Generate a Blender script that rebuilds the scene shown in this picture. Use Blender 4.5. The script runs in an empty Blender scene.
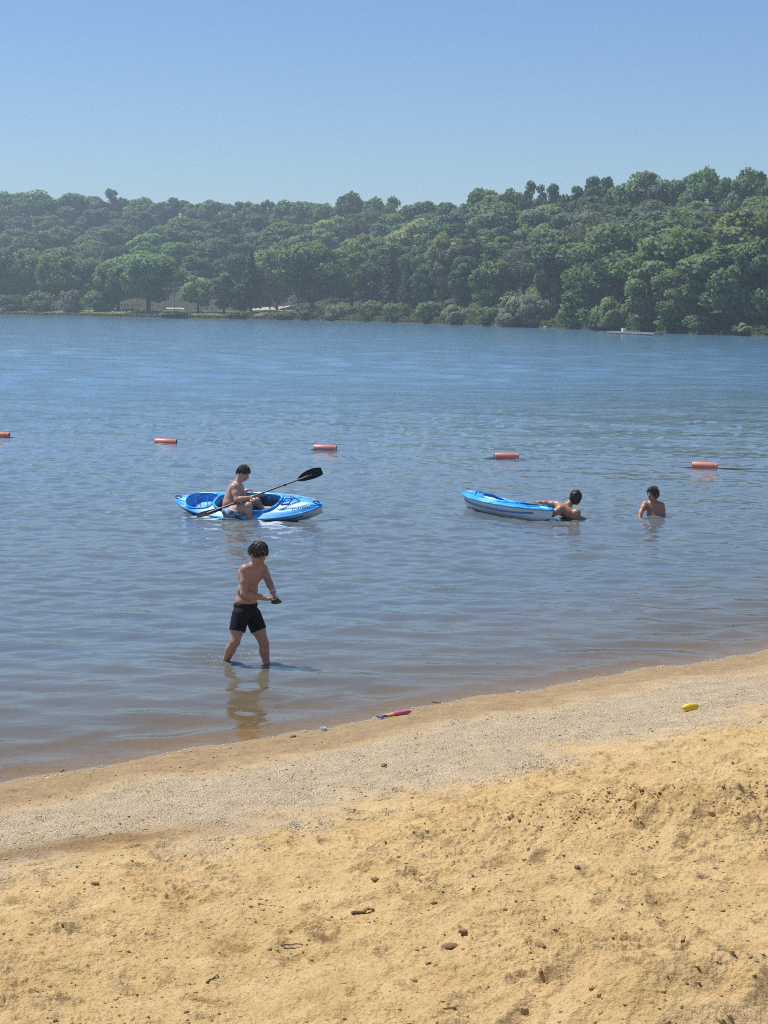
import bpy, math, random
import numpy as np
from mathutils import Vector, Matrix

RNG = np.random.default_rng(7)
random.seed(7)
scene = bpy.context.scene
COL = scene.collection
RAD = math.radians

# ------------------------------------------------------------------ camera
W_PX, H_PX = 768, 1024
F_PX = 1800.0
CAM = np.array([0.0, 0.0, 3.6])
PITCH = math.atan((512 - 305) / F_PX)
ROLL = math.atan(8 / 768)
_f = np.array([0, math.cos(PITCH), -math.sin(PITCH)])
_r0 = np.array([1.0, 0, 0])
_u0 = np.cross(_r0, _f)
_r = math.cos(ROLL) * _r0 + math.sin(ROLL) * _u0
_u = np.cross(_r, _f)


def ray(px, py):
    d = _f * F_PX + _r * (px - W_PX / 2) - _u * (py - H_PX / 2)
    return d / d[1]                      # scaled so that y advances 1 per unit


def at(px, py, y):
    """world point seen at a picture position, at ground distance y"""
    return CAM + ray(px, py) * y


def on_water(px, py, z=0.0):
    d = ray(px, py)
    return CAM + d * ((z - CAM[2]) / d[2])


def px_of(p):
    v = np.asarray(p) - CAM
    z = v @ _f
    return W_PX / 2 + F_PX * (v @ _r) / z, H_PX / 2 - F_PX * (v @ _u) / z


cam_d = bpy.data.cameras.new('camera')
cam = bpy.data.objects.new('camera', cam_d)
COL.objects.link(cam)
cam_d.sensor_fit = 'HORIZONTAL'
cam_d.sensor_width = 36
cam_d.lens = F_PX / W_PX * 36
cam_d.clip_start = 0.1
cam_d.clip_end = 5000
_m = np.eye(4)
_m[:3, 0], _m[:3, 1], _m[:3, 2], _m[:3, 3] = _r, _u, -_f, CAM
cam.matrix_world = Matrix(_m.tolist())
scene.camera = cam

# ------------------------------------------------------------------ light
SUN_EL, SUN_AZ = 62.0, -62.0           # azimuth from +Y towards +X
sun_dir = Vector((math.sin(RAD(SUN_AZ)) * math.cos(RAD(SUN_EL)),
                  math.cos(RAD(SUN_AZ)) * math.cos(RAD(SUN_EL)), math.sin(RAD(SUN_EL))))
sd = bpy.data.lights.new('sun', 'SUN')
sd.energy = 4.4
sd.angle = RAD(0.53)
sd.color = (1.0, 0.95, 0.87)
sun = bpy.data.objects.new('sun', sd)
COL.objects.link(sun)
sun.rotation_euler = sun_dir.to_track_quat('Z', 'Y').to_euler()
sun.location = (0, 0, 60)

world = bpy.data.worlds.new('World')
scene.world = world
world.use_nodes = True
wn, wl = world.node_tree.nodes, world.node_tree.links
wn.clear()
wo = wn.new('ShaderNodeOutputWorld')
wb = wn.new('ShaderNodeBackground')
sky = wn.new('ShaderNodeTexSky')
sky.sky_type = 'NISHITA'
sky.sun_disc = False
sky.sun_elevation = RAD(SUN_EL)
sky.sun_rotation = RAD(SUN_AZ)
sky.altitude = 300
sky.air_density = 1.0
sky.dust_density = 0.3
sky.ozone_density = 3.0
hs = wn.new('ShaderNodeHueSaturation')
hs.inputs['Saturation'].default_value = 1.08
hs.inputs['Value'].default_value = 0.85
wl.new(sky.outputs[0], hs.inputs['Color'])
tint = wn.new('ShaderNodeMix')
tint.data_type = 'RGBA'
tint.blend_type = 'MULTIPLY'
tint.inputs[0].default_value = 1.0
tint.inputs[7].default_value = (0.88, 0.978, 1.14, 1)
wl.new(hs.outputs[0], tint.inputs[6])
wl.new(tint.outputs[2], wb.inputs['Color'])
wb.inputs['Strength'].default_value = 0.1
wl.new(wb.outputs[0], wo.inputs['Surface'])

scene.view_settings.view_transform = 'Standard'
scene.view_settings.look = 'None'
scene.view_settings.exposure = 0.25
scene.view_settings.gamma = 1
scene.view_settings.use_curve_mapping = False
scene.render.engine = 'CYCLES'
scene.cycles.use_denoising = False
scene.cycles.filter_width = 1.05
scene.cycles.max_bounces = 8
scene.cycles.caustics_reflective = False
scene.cycles.caustics_refractive = False
scene.cycles.transparent_max_bounces = 12
scene.cycles.volume_bounces = 0
scene.cycles.sample_clamp_indirect = 6.0


# ------------------------------------------------------------------ noise
def _hash(ix, iy, seed):
    h = (ix.astype(np.int64) * 374761393 + iy.astype(np.int64) * 668265263 + seed * 1442695041) & 0xffffffff
    h = ((h ^ (h >> 13)) * 1274126177) & 0xffffffff
    return h ^ (h >> 16)


def noise2(x, y, seed=0):
    x0, y0 = np.floor(x), np.floor(y)
    fx, fy = x - x0, y - y0
    ux, uy = fx * fx * fx * (fx * (fx * 6 - 15) + 10), fy * fy * fy * (fy * (fy * 6 - 15) + 10)

    def g(dx, dy):
        a = _hash(x0 + dx, y0 + dy, seed).astype(np.float64) * (2 * math.pi / 4294967296.0)
        return np.cos(a) * (fx - dx) + np.sin(a) * (fy - dy)
    a, b, c, d = g(0, 0), g(1, 0), g(0, 1), g(1, 1)
    return 1.5 * ((a * (1 - ux) + b * ux) * (1 - uy) + (c * (1 - ux) + d * ux) * uy)


def fbm(x, y, seed=0, octs=4, gain=0.5):
    s, a, f = 0, 1.0, 1.0
    for o in range(octs):
        s = s + a * noise2(x * f, y * f, seed + o * 17)
        a *= gain
        f *= 2.03
    return s


def sstep(a, b, x):
    t = np.clip((x - a) / (b - a), 0, 1)
    return t * t * (3 - 2 * t)


# ------------------------------------------------------------------ object helpers
def tag(o, label=None, cat=None, group=None, kind=None):
    if label: o['label'] = label
    if cat: o['category'] = cat
    if group: o['group'] = group
    if kind: o['kind'] = kind
    return o


def thing(name, label, cat, loc=(0, 0, 0), group=None):
    o = bpy.data.objects.new(name, None)
    COL.objects.link(o)
    o.location = loc
    o.empty_display_size = 0.1
    return tag(o, label, cat, group)


def link_mesh(name, me, mats=None, parent=None, world=True):
    """links a mesh as one object; with world=True its coordinates are world ones, kept under a moved parent"""
    o = bpy.data.objects.new(name, me)
    COL.objects.link(o)
    if mats is not None:
        for m in (mats if isinstance(mats, (list, tuple)) else [mats]):
            me.materials.append(m)
    if parent is not None:
        o.parent = parent
        if world:
            root = parent
            off = Vector((0, 0, 0))
            while root is not None:
                off += root.location
                root = root.parent
            o.location = -off
    return o


def mesh_arrays(name, verts, quads, smooth=True, tris=False):
    me = bpy.data.meshes.new(name)
    verts = np.ascontiguousarray(verts, dtype=np.float32)
    quads = np.ascontiguousarray(quads, dtype=np.int32)
    k = quads.shape[1]
    me.vertices.add(len(verts))
    me.vertices.foreach_set('co', verts.ravel())
    me.loops.add(quads.size)
    me.loops.foreach_set('vertex_index', quads.ravel())
    me.polygons.add(len(quads))
    me.polygons.foreach_set('loop_start', np.arange(0, quads.size, k, dtype=np.int32))
    me.polygons.foreach_set('loop_total', np.full(len(quads), k, dtype=np.int32))
    me.polygons.foreach_set('use_smooth', np.full(len(quads), smooth, dtype=bool))
    me.update(calc_edges=True)
    return me


def grid_quads(n, m):
    i = np.arange(n * m).reshape(n, m)
    return np.stack([i[:-1, :-1], i[:-1, 1:], i[1:, 1:], i[1:, :-1]], -1).reshape(-1, 4)


def add_attr(me, name, vals):
    a = me.attributes.new(name, 'FLOAT', 'POINT')
    a.data.foreach_set('value', np.ascontiguousarray(vals, dtype=np.float32).ravel())


class MB:
    """collects shapes, builds ONE mesh object"""
    def __init__(s):
        s.v, s.f = [], []

    def add(s, verts, faces):
        o = len(s.v)
        s.v += [tuple(map(float, p)) for p in verts]
        s.f += [tuple(i + o for i in fc) for fc in faces]
        return s

    def box(s, c, size, M=None):
        x, y, z = size[0] / 2, size[1] / 2, size[2] / 2
        p = np.array([(-x, -y, -z), (x, -y, -z), (x, y, -z), (-x, y, -z), (-x, -y, z), (x, -y, z), (x, y, z), (-x, y, z)])
        if M is not None: p = p @ np.asarray(M).T
        return s.add(p + np.asarray(c), [(0, 3, 2, 1), (4, 5, 6, 7), (0, 1, 5, 4), (1, 2, 6, 5), (2, 3, 7, 6), (3, 0, 4, 7)])

    def tube(s, pts, rad, n=8, flat=None):
        pts = [np.asarray(p, float) for p in pts]
        rad = [rad] * len(pts) if np.isscalar(rad) else list(rad)
        vs, fs = [], []
        up = None
        for i, p in enumerate(pts):
            t = pts[min(i + 1, len(pts) - 1)] - pts[max(i - 1, 0)]
            t = t / (np.linalg.norm(t) + 1e-9)
            if up is None:
                up = np.array([0, 0, 1.0]) if abs(t[2]) < 0.9 else np.array([1.0, 0, 0])
            a = np.cross(t, up); a /= np.linalg.norm(a) + 1e-9
            b = np.cross(a, t); up = b
            for k in range(n):
                w = 2 * math.pi * k / n
                vs.append(p + rad[i] * (math.cos(w) * a + math.sin(w) * b * (flat or 1.0)))
        for i in range(len(pts) - 1):
            for k in range(n):
                fs.append((i * n + k, (i + 1) * n + k, (i + 1) * n + (k + 1) % n, i * n + (k + 1) % n))
        fs.append(tuple(range(n)))
        fs.append(tuple(reversed(range((len(pts) - 1) * n, len(pts) * n))))
        return s.add(vs, fs)

    def ball(s, c, r, n=10, M=None, jitter=0, rng=None):
        r = np.array([r] * 3 if np.isscalar(r) else r, float)
        vs, fs = [], []
        m = n // 2
        for i in range(1, m):
            th = math.pi * i / m
            for k in range(n):
                ph = 2 * math.pi * k / n
                vs.append((math.sin(th) * math.cos(ph), math.sin(th) * math.sin(ph), math.cos(th)))
        vs += [(0, 0, 1), (0, 0, -1)]
        vs = np.array(vs)
        if jitter: vs = vs * (1 + jitter * rng.normal(size=(len(vs), 1)))
        vs = vs * r
        if M is not None: vs = vs @ np.asarray(M).T
        for i in range(m - 2):
            for k in range(n):
                fs.append((i * n + k, (i + 1) * n + k, (i + 1) * n + (k + 1) % n, i * n + (k + 1) % n))
        for k in range(n):
            fs.append((len(vs) - 2, k, (k + 1) % n))
            b = (m - 2) * n
            fs.append((len(vs) - 1, b + (k + 1) % n, b + k))
        return s.add(vs + np.asarray(c), fs)

    def build(s, name, mat, parent=None, smooth=True, world=True):
        me = bpy.data.meshes.new(name)
        me.from_pydata(s.v, [], s.f)
        if smooth:
            me.polygons.foreach_set('use_smooth', [True] * len(me.polygons))
            try:
                me.set_sharp_from_angle(angle=RAD(40))
            except Exception:
                pass
        me.update()
        return link_mesh(name, me, mat, parent, world)


# ------------------------------------------------------------------ materials
def newmat(name):
    m = bpy.data.materials.new(name)
    m.use_nodes = True
    nt = m.node_tree
    return m, nt.nodes, nt.links, nt.nodes['Principled BSDF'], nt.nodes['Material Output']


def N(nodes, t, **kw):
    n = nodes.new('ShaderNode' + t)
    for k, v in kw.items():
        if k in n.inputs.keys(): n.inputs[k].default_value = v
        else: setattr(n, k, v)
    return n


def mixc(nodes, links, fac, a, b, blend='MIX'):
    n = nodes.new('ShaderNodeMix')
    n.data_type = 'RGBA'
    n.blend_type = blend
    for s, v in ((n.inputs[0], fac), (n.inputs[6], a), (n.inputs[7], b)):
        if isinstance(v, bpy.types.NodeSocket): links.new(v, s)
        elif isinstance(v, (int, float)): s.default_value = v
        else: s.default_value = (*v, 1)
    return n.outputs[2]


def ramp(nodes, links, src, stops):
    r = nodes.new('ShaderNodeValToRGB')
    els = r.color_ramp.elements
    while len(els) > 1: els.remove(els[-1])
    for i, (p, c) in enumerate(stops):
        e = els[0] if i == 0 else els.new(p)
        e.position = p
        e.color = (*c, 1) if len(c) == 3 else c
    links.new(src, r.inputs[0])
    return r.outputs[0]


def maths(nodes, links, op, a, b=None, c=None):
    n = nodes.new('ShaderNodeMath')
    n.operation = op
    for i, v in enumerate((a, b, c)):
        if v is None: continue
        if isinstance(v, bpy.types.NodeSocket): links.new(v, n.inputs[i])
        else: n.inputs[i].default_value = v
    return n.outputs[0]


def simple(name, col, rough=0.5, var=0.12, scale=20, bump=0.0, spec=0.5, **kw):
    """paint-like material with small mottling"""
    m, nd, ln, bs, out = newmat(name)
    tc = N(nd, 'TexCoord')
    nz = N(nd, 'TexNoise', Scale=scale, Detail=4.0)
    ln.new(tc.outputs['Object'], nz.inputs['Vector'])
    c = ramp(nd, ln, nz.outputs['Fac'], [(0.3, tuple(x * (1 - var) for x in col)), (0.7, tuple(min(1, x * (1 + var)) for x in col))])
    ln.new(c, bs.inputs['Base Color'])
    bs.inputs['Roughness'].default_value = rough
    bs.inputs['Specular IOR Level'].default_value = spec
    for k, v in kw.items():
        bs.inputs[k.replace('_', ' ')].default_value = v
    if bump:
        b = N(nd, 'Bump', Strength=bump, Distance=0.01)
        ln.new(nz.outputs['Fac'], b.inputs['Height'])
        ln.new(b.outputs[0], bs.inputs['Normal'])
    return m


# ------------------------------------------------------------------ the beach
def shore_y(x):
    xx = np.clip(x, -200, 200)
    return 15.5 + 0.75 * xx + 0.10 * np.clip(xx, 0, 12) + 0.10 * np.sin(xx * 1.1 + 0.6) + 0.06 * np.sin(xx * 3.1) + 0.03 * np.sin(xx * 7.3 + 1.0) + 0.015 * np.sin(xx * 15.7)


def shore_s(x, y):
    return (shore_y(x) - y) / 1.25      # metres up the beach from the waterline


def beach_base(x, y):
    s = shore_s(x, y)
    up = 0.14 * s + 0.03 * (1 - np.exp(-np.maximum(s, 0) / 0.5)) - 0.00 * s
    up = np.where(s > 14, 0.14 * 14 + 0.03 + 0.03 * (s - 14), up)
    dn = np.maximum(0.055 * s, -0.25 + 0.02 * s)
    return np.where(s > 0, up, np.maximum(dn, -1.8))


def beach_hit(px, py):
    d = ray(px, py)
    y = 5.0
    for _ in range(60):
        p = CAM + d * y
        y = (float(beach_base(p[0], p[1])) - CAM[2]) / d[2] * 0.5 + y * 0.5
    return CAM + d * y


DENTS = []
for _ in range(620):
    yy = RNG.uniform(5.4, 15.5)
    xx = RNG.uniform(-0.27, 0.27) * yy
    DENTS.append((xx, yy, RNG.uniform(0.05, 0.13), RNG.uniform(0.009, 0.032), RNG.uniform(0, math.pi), RNG.uniform(1.0, 2.3)))
# trails of footprints
for (x0_, y0_, dx_, dy_, n_) in ((-1.3, 6.3, .42, .45, 9), (1.5, 7.0, -.34, .52, 8), (-1.9, 9.6, .60, .16, 8), (.4, 5.8, .25, .55, 9), (2.0, 9.0, -.55, .35, 8)):
    a_ = math.atan2(dy_, dx_)
    for i_ in range(n_):
        sgn = .11 if i_ % 2 else -.11
        fx, fy = x0_ + dx_ * i_ - math.sin(a_) * sgn + RNG.normal() * .04, y0_ + dy_ * i_ + math.cos(a_) * sgn + RNG.normal() * .04
        DENTS.append((fx, fy, .055, RNG.uniform(.024, .04), a_ + RNG.normal() * .15, 2.1))
MOUNDS = [(*beach_hit(650, 828)[:2], 0.95, 0.40, 0.85, 0.19), (*beach_hit(735, 835)[:2], 0.55, 0.32, 0.7, 0.09),
          (*beach_hit(700, 1018)[:2], 0.36, 0.22, 0.6, 0.20), (*beach_hit(610, 1014)[:2], 0.17, 0.11, 0.4, 0.10),
          (*beach_hit(480, 1020)[:2], 0.22, 0.13, 0.8, 0.03), (*beach_hit(430, 850)[:2], 0.6, 0.3, 0.25, 0.02)]


def beach_detail(X, Y):
    S = shore_s(X, Y)
    dry = sstep(-0.02, 0.55, S)
    yel = sstep(3.3, 4.4, S + 0.35 * fbm(X * 0.8, Y * 0.8, 5, 3))
    D = dry * (0.022 * fbm(X * 0.9, Y * 0.9, 1, 3) + 0.012 * fbm(X * 2.6, Y * 2.6, 2, 3))
    r = fbm(X * 7, Y * 7, 11, 4, 0.55)
    D += (0.0035 + 0.0055 * yel) * dry * r
    bil = 1 - np.abs(fbm(X * 5.2 + r * 0.3, Y * 5.2, 23, 4, 0.55))
    patch = sstep(-0.15, 0.6, fbm(X * 1.1, Y * 1.1, 31, 3))
    D += dry * (0.002 + 0.008 * yel * patch) * bil
    # crumbly tufts: sharp little lumps
    g = fbm(X * 17, Y * 17, 41, 3, 0.6)
    D += dry * 0.0020 * (0.6 + patch * yel) * np.maximum(g - 0.05, 0) * 1.6
    cr = fbm(X * 8.5 + 0.5 * r, Y * 11, 49, 3, 0.5)
    D += dry * (0.35 + 0.65 * yel) * (0.35 + patch) * 0.0085 * (sstep(0.10, 0.20, cr) + sstep(0.42, 0.50, cr))
    cr2 = fbm(X * 21 + 0.4 * r, Y * 26, 53, 2, 0.5)
    D += dry * (0.5 + 0.5 * yel) * 0.0042 * sstep(0.28, 0.40, cr2)
    for (cx, cy, rad, dep, ang, asp) in DENTS:
        s_here = (shore_y(cx) - cy) / 1.25
        if s_here < 0.6: continue
        k = 1.0 if s_here > 3.4 else 0.35
        m = (np.abs(Y - cy) < rad * asp * 2.2) & (np.abs(X - cx) < rad * asp * 2.2)
        if not m.any(): continue
        dx, dy = X[m] - cx, Y[m] - cy
        a = (dx * math.cos(ang) + dy * math.sin(ang)) / (rad * asp)
        b = (-dx * math.sin(ang) + dy * math.cos(ang)) / rad
        q = a * a + b * b
        D[m] += k * dep * (-np.exp(-q * 1.6) + 0.55 * np.exp(-((np.sqrt(q) - 1.15) ** 2) * 7))
    for (cx, cy, rx, ry, hgt, smooth_h) in MOUNDS:
        w = np.exp(-(((X - cx) / rx) ** 2 + ((Y - cy) / ry) ** 2))
        m = w > 0.02
        if not m.any(): continue
        x, y, ww = X[m], Y[m], w[m]
        n1 = fbm(x * 4.5, y * 4.5, 61, 4, 0.5)
        n2 = 1 - np.abs(fbm(x * 10 + n1, y * 10, 71, 3, 0.5))
        st = np.round(n1 * 5) / 5 * 0.35 + n1 * 0.65
        D[m] += ww * (smooth_h + hgt * (0.044 * st + 0.030 * (n2 - 0.5)))
    return D


def beach_grid():
    t_in = np.linspace(-0.265, 0.265, 760)
    t_out = 0.265 * np.geomspace(1.02, 900, 46)
    t = np.concatenate([-t_out[::-1], t_in, t_out])
    y = [5.3]
    while y[-1] < 21:
        d = y[-1]
        h = max(3.6 - 0.1 * (15.5 - d), 2.6)
        y.append(d + np.clip(0.75 * d * d / (1800 * h), 0.011, 0.08))
    far = 21 + np.geomspace(0.15, 240, 40)
    near = 5.3 - np.geomspace(0.02, 190, 60)[::-1]
    y = np.concatenate([near, y, far])
    T, Y = np.meshgrid(t, y)
    X = T * np.maximum(Y, 5.3)
    X = np.clip(X, -230, 230) + np.where(np.abs(X) > 230, np.sign(X) * (np.abs(T) * 0.05), 0)
    return X, Y


BX, BY = beach_grid()
BZ = beach_base(BX, BY)
_inner = (np.abs(BX) < 0.4 * np.maximum(BY, 5)) & (BY > 0) & (BY < 24)
_det = np.zeros_like(BZ)
_det[:] = beach_detail(BX, BY)
BZ = BZ + _det * np.where(BY < 4.5, 0.6, 1.0)
me = mesh_arrays('beach', np.stack([BX, BY, BZ], -1).reshape(-1, 3), grid_quads(*BX.shape))
S_ = shore_s(BX, BY)
wob = 0.28 * fbm(BX * 0.9, BY * 0.9, 91, 4) + 0.08 * fbm(BX * 5, BY * 5, 95, 3)
add_attr(me, 'wet', 1 - sstep(1.0, 1.6, S_ + wob * 0.8))
add_attr(me, 'soak', 1 - sstep(-0.02, 0.26, S_ + wob * 0.12))
damp = np.exp(-((BX + 1.75) / 0.75) ** 2 - ((BY - (10.15 + 0.25 * (BX + 1.7))) / 0.30) ** 2)
add_attr(me, 'grey', sstep(0.9, 1.8, S_ + wob * 1.1) * (1 - sstep(3.2, 4.2, S_ + 2.4 * wob)))
add_attr(me, 'damp', np.clip(damp * (1 + 1.2 * wob), 0, 1))


def mat_sand():
    m, nd, ln, bs, out = newmat('sand')
    tc = N(nd, 'TexCoord')
    P = tc.outputs['Object']
    def noise(scale, det=6.0, rough=0.6):
        n = N(nd, 'TexNoise', Scale=scale, Detail=det, Roughness=rough)
        ln.new(P, n.inputs['Vector'])
        return n.outputs['Fac']
    def attr(n):
        a = N(nd, 'Attribute', attribute_name=n)
        return a.outputs['Fac']
    yel = ramp(nd, ln, noise(3.0), [(0.25, (0.53, 0.355, 0.150)), (0.5, (0.63, 0.440, 0.205)), (0.8, (0.71, 0.52, 0.265))])
    gry = ramp(nd, ln, noise(5.0), [(0.25, (0.52, 0.402, 0.255)), (0.55, (0.615, 0.495, 0.330)), (0.8, (0.71, 0.595, 0.420))])
    # coarse grains in the gravelly band
    vr = N(nd, 'TexVoronoi', Scale=85.0)
    ln.new(P, vr.inputs['Vector'])
    gr = ramp(nd, ln, vr.outputs['Color'], [(0.0, (0.55, 0.52, 0.48)), (0.35, (0.95, 0.95, 0.94)), (1.0, (1.2, 1.18, 1.13))])
    gry = mixc(nd, ln, 0.85, gry, gr, 'MULTIPLY')
    sp = ramp(nd, ln, noise(60.0, 3.0, 0.7), [(0.36, (0.62, 0.58, 0.52)), (0.47, (1, 1, 1))])
    wet = ramp(nd, ln, noise(7.0), [(0.3, (0.33, 0.225, 0.115)), (0.7, (0.46, 0.330, 0.185))])
    soak = ramp(nd, ln, noise(9.0), [(0.3, (0.33, 0.235, 0.12)), (0.7, (0.42, 0.31, 0.165))])
    c = mixc(nd, ln, attr('grey'), yel, gry)
    c = mixc(nd, ln, maths(nd, ln, 'MULTIPLY', attr('damp'), 0.95), c, (0.33, 0.21, 0.095))
    c = mixc(nd, ln, attr('wet'), c, wet)
    c = mixc(nd, ln, attr('soak'), c, soak)
    c = mixc(nd, ln, 0.8, c, sp, 'MULTIPLY')
    ln.new(c, bs.inputs['Base Color'])
    rg = maths(nd, ln, 'MULTIPLY_ADD', attr('soak'), -0.45, 0.95)
    ln.new(rg, bs.inputs['Roughness'])
    bs.inputs['Specular IOR Level'].default_value = 0.25
    hsum = maths(nd, ln, 'ADD', maths(nd, ln, 'MULTIPLY', noise(32.0, 8.0, 0.65), 1.0), maths(nd, ln, 'MULTIPLY', vr.outputs['Distance'], maths(nd, ln, 'MULTIPLY', attr('grey'), 0.55)))
    b = N(nd, 'Bump', Strength=1.0, Distance=0.028)
    ln.new(hsum, b.inputs['Height'])
    ln.new(b.outputs[0], bs.inputs['Normal'])
    return m


M_SAND = mat_sand()
tag(link_mesh('beach', me, M_SAND), 'trodden yellow sand beach sloping down to the lake', 'beach', kind='structure')


def beach_z(x, y):
    X, Y = np.array([[float(x)]]), np.array([[float(y)]])
    return float((beach_base(X, Y) + beach_detail(X, Y))[0, 0])


# ------------------------------------------------------------------ far shore and lake
FAR_PTS = [(0, 315), (75, 316.3), (150, 318), (250, 319.5), (350, 321.5), (420, 323.5), (480, 326), (540, 328), (600, 330.3), (660, 332.8), (710, 335), (768, 337)]
_fp = [tuple(on_water(a, b)[:2]) for a, b in FAR_PTS]
FX = np.array([-900, -400, -200] + [p[0] for p in _fp] + [75, 120, 190, 900])
FY = np.array([560, 500, 482] + [p[1] for p in _fp] + [205, 180, 160, 150])


def far_y(x):
    return np.interp(x, FX, FY)


def ridge_D(x):                          # how far behind the shore the hill tops out
    return np.interp(x, [-200, -60, 0, 30, 60, 200], [235, 220, 170, 130, 115, 110])


def ridge_h(x):
    return np.interp(x, [-200, -100, -60, 0, 20, 40, 60, 200], [27, 27, 25.5, 18, 18, 15.0, 14, 14])


def flat_D(x):                           # level strip behind the water
    return np.interp(x, [-200, -90, -30, 0, 30, 60], [34, 34, 30, 8, 4, 4])


def hill_z(x, y):
    D = y - far_y(x)
    rd, fl, rh = ridge_D(x), flat_D(x), ridge_h(x)
    t = np.clip((D - fl) / (rd - fl), 0, 1)
    up = 0.5 + 0.9 * np.clip(D / 14, 0, 1) + (rh - 1.4) * (t ** 1.05)
    up = np.where(D > rd, rh - 0.02 * (D - rd), up)
    return np.where(D < 0, np.maximum(-2.0, D * 0.35), np.minimum(up, 0.25 + D * 1.2))


WT_IN = np.linspace(-0.25, 0.25, 440)
WT_OUT = 0.25 * np.geomspace(1.01, 240, 44)
wt = np.concatenate([-WT_OUT[::-1], WT_IN, WT_OUT])
wy = [12.3]
while wy[-1] < 540:
    wy.append(wy[-1] + np.clip(0.72 * wy[-1] ** 2 / 6480, 0.042, 8))
wy = np.concatenate([12.3 - np.geomspace(0.05, 160, 40)[::-1], wy, 540 + np.geomspace(5, 60, 5)])
T, WY = np.meshgrid(wt, wy)
WX = T * np.maximum(WY, 12.3)
WX = np.where(np.abs(WX) > 640, np.sign(WX) * (640 + np.abs(T) * 0.1), WX)
DY = np.clip(0.72 * np.maximum(WY, 12.3) ** 2 / 6480, 0.05, 8)
bed = beach_base(WX, WY)
depth = np.clip(-bed, 0, 3)
offshore = np.clip(-shore_s(WX, WY), 0, 500)
calm = 0.36 + 0.64 * sstep(0.5, 12, offshore)
WZ = np.zeros_like(WX)
rw = np.random.default_rng(21)
core = (np.abs(T) < 0.3) & (WY > 11)
gust = 1 + 0.28 * fbm(WX * 0.09, WY * 0.045, 201, 3)
for i in range(210):
    lam = math.exp(rw.uniform(math.log(0.15), math.log(0.62)) if i < 120 else rw.uniform(math.log(0.62), math.log(9.0)))
    th = rw.normal(0.08, 0.62)
    if lam > 1.6: th = rw.normal(0.08, 1.0)
    k = 2 * math.pi / lam
    sl = 0.0165 if lam < 0.62 else (0.0070 if lam < 1.6 else 0.0100)
    if lam > 1.6: sl = sl * (0.25 + 0.75 * sstep(35, 70, offshore))
    fadeN = sstep(0.35, 1.3, lam / DY) * (sstep(0.1, 1.2, offshore) if lam > 0.8 else 1.0)
    if lam < 0.45: fadeN = fadeN * (0.5 + 0.5 * sstep(1.0, 7.0, offshore)) * sstep(0.0, 0.6, offshore)
    ph = k * (WX * math.sin(th) + WY * math.cos(th)) + rw.uniform(0, 6.28) + 0.9 * noise2(WX * 0.35 / lam, WY * 0.35 / lam, 300 + i)
    WZ += np.where(core, fadeN * calm * gust * sl / k * np.sin(ph), 0)
# low smooth undulation near the shore
for i in range(14):
    lam = rw.uniform(0.40, 1.1); th = rw.normal(0.0, 0.45); k = 2 * math.pi / lam
    ph = k * (WX * math.sin(th) + WY * math.cos(th)) + rw.uniform(0, 6.28)
    WZ += np.where(core, (1 - sstep(7, 14, offshore)) * sstep(0.0, 1.0, offshore) * 0.017 / k * np.sin(ph), 0)


def rings(cx, cy, lam, amp, reach):
    r = np.hypot(WX - cx, WY - cy)
    return np.where(r < reach, amp * np.sin(2 * math.pi * r / lam) * np.exp(-r / (reach * 0.35)), 0)


FOOT_A, FOOT_B = on_water(226.5, 662), on_water(266, 662)
for p in (FOOT_A, FOOT_B):
    WZ += rings(p[0], p[1], 0.21, 0.006, 1.0) * (0.6 + 0.8 * noise2(WX * 2.1, WY * 2.1, 55))
WZ += rings(*on_water(651, 516)[:2], 0.4, 0.014, 2.0) + rings(*on_water(566, 519)[:2], 0.4, 0.016, 2.2) + rings(*on_water(232, 519)[:2], 0.4, 0.014, 2.0)
wx0, wy0 = on_water(212, 656)[:2]
wk = np.exp(-((WX - wx0) / 0.55) ** 2 - ((WY - wy0) / 0.75) ** 2)
WZ += wk * (0.010 * np.sin((WX * 3 + WY * 26)) + 0.012 * noise2(WX * 3.2, WY * 5.5, 501) + 0.006 * noise2(WX * 9, WY * 14, 502))
WZ += np.where(core, 0.012 * np.exp(-((offshore - 0.95 - 0.12 * noise2(WX * 1.3, WY * 1.3, 78)) / 0.13) ** 2) * sstep(-0.1, 0.5, noise2(WX * 0.6, WY * 0.6, 79)), 0)
# tiny swash at the edge
WZ += np.where(core, 0.014 * np.exp(-((offshore - 0.35) / 0.16) ** 2) * (0.6 + 0.8 * noise2(WX * 0.7, WY * 0.7, 77)), 0)
me = mesh_arrays('lake_water', np.stack([WX, WY, WZ], -1).reshape(-1, 3), grid_quads(*WX.shape))
add_attr(me, 'depth', depth)
add_attr(me, 'open', sstep(4, 60, offshore))


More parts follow.
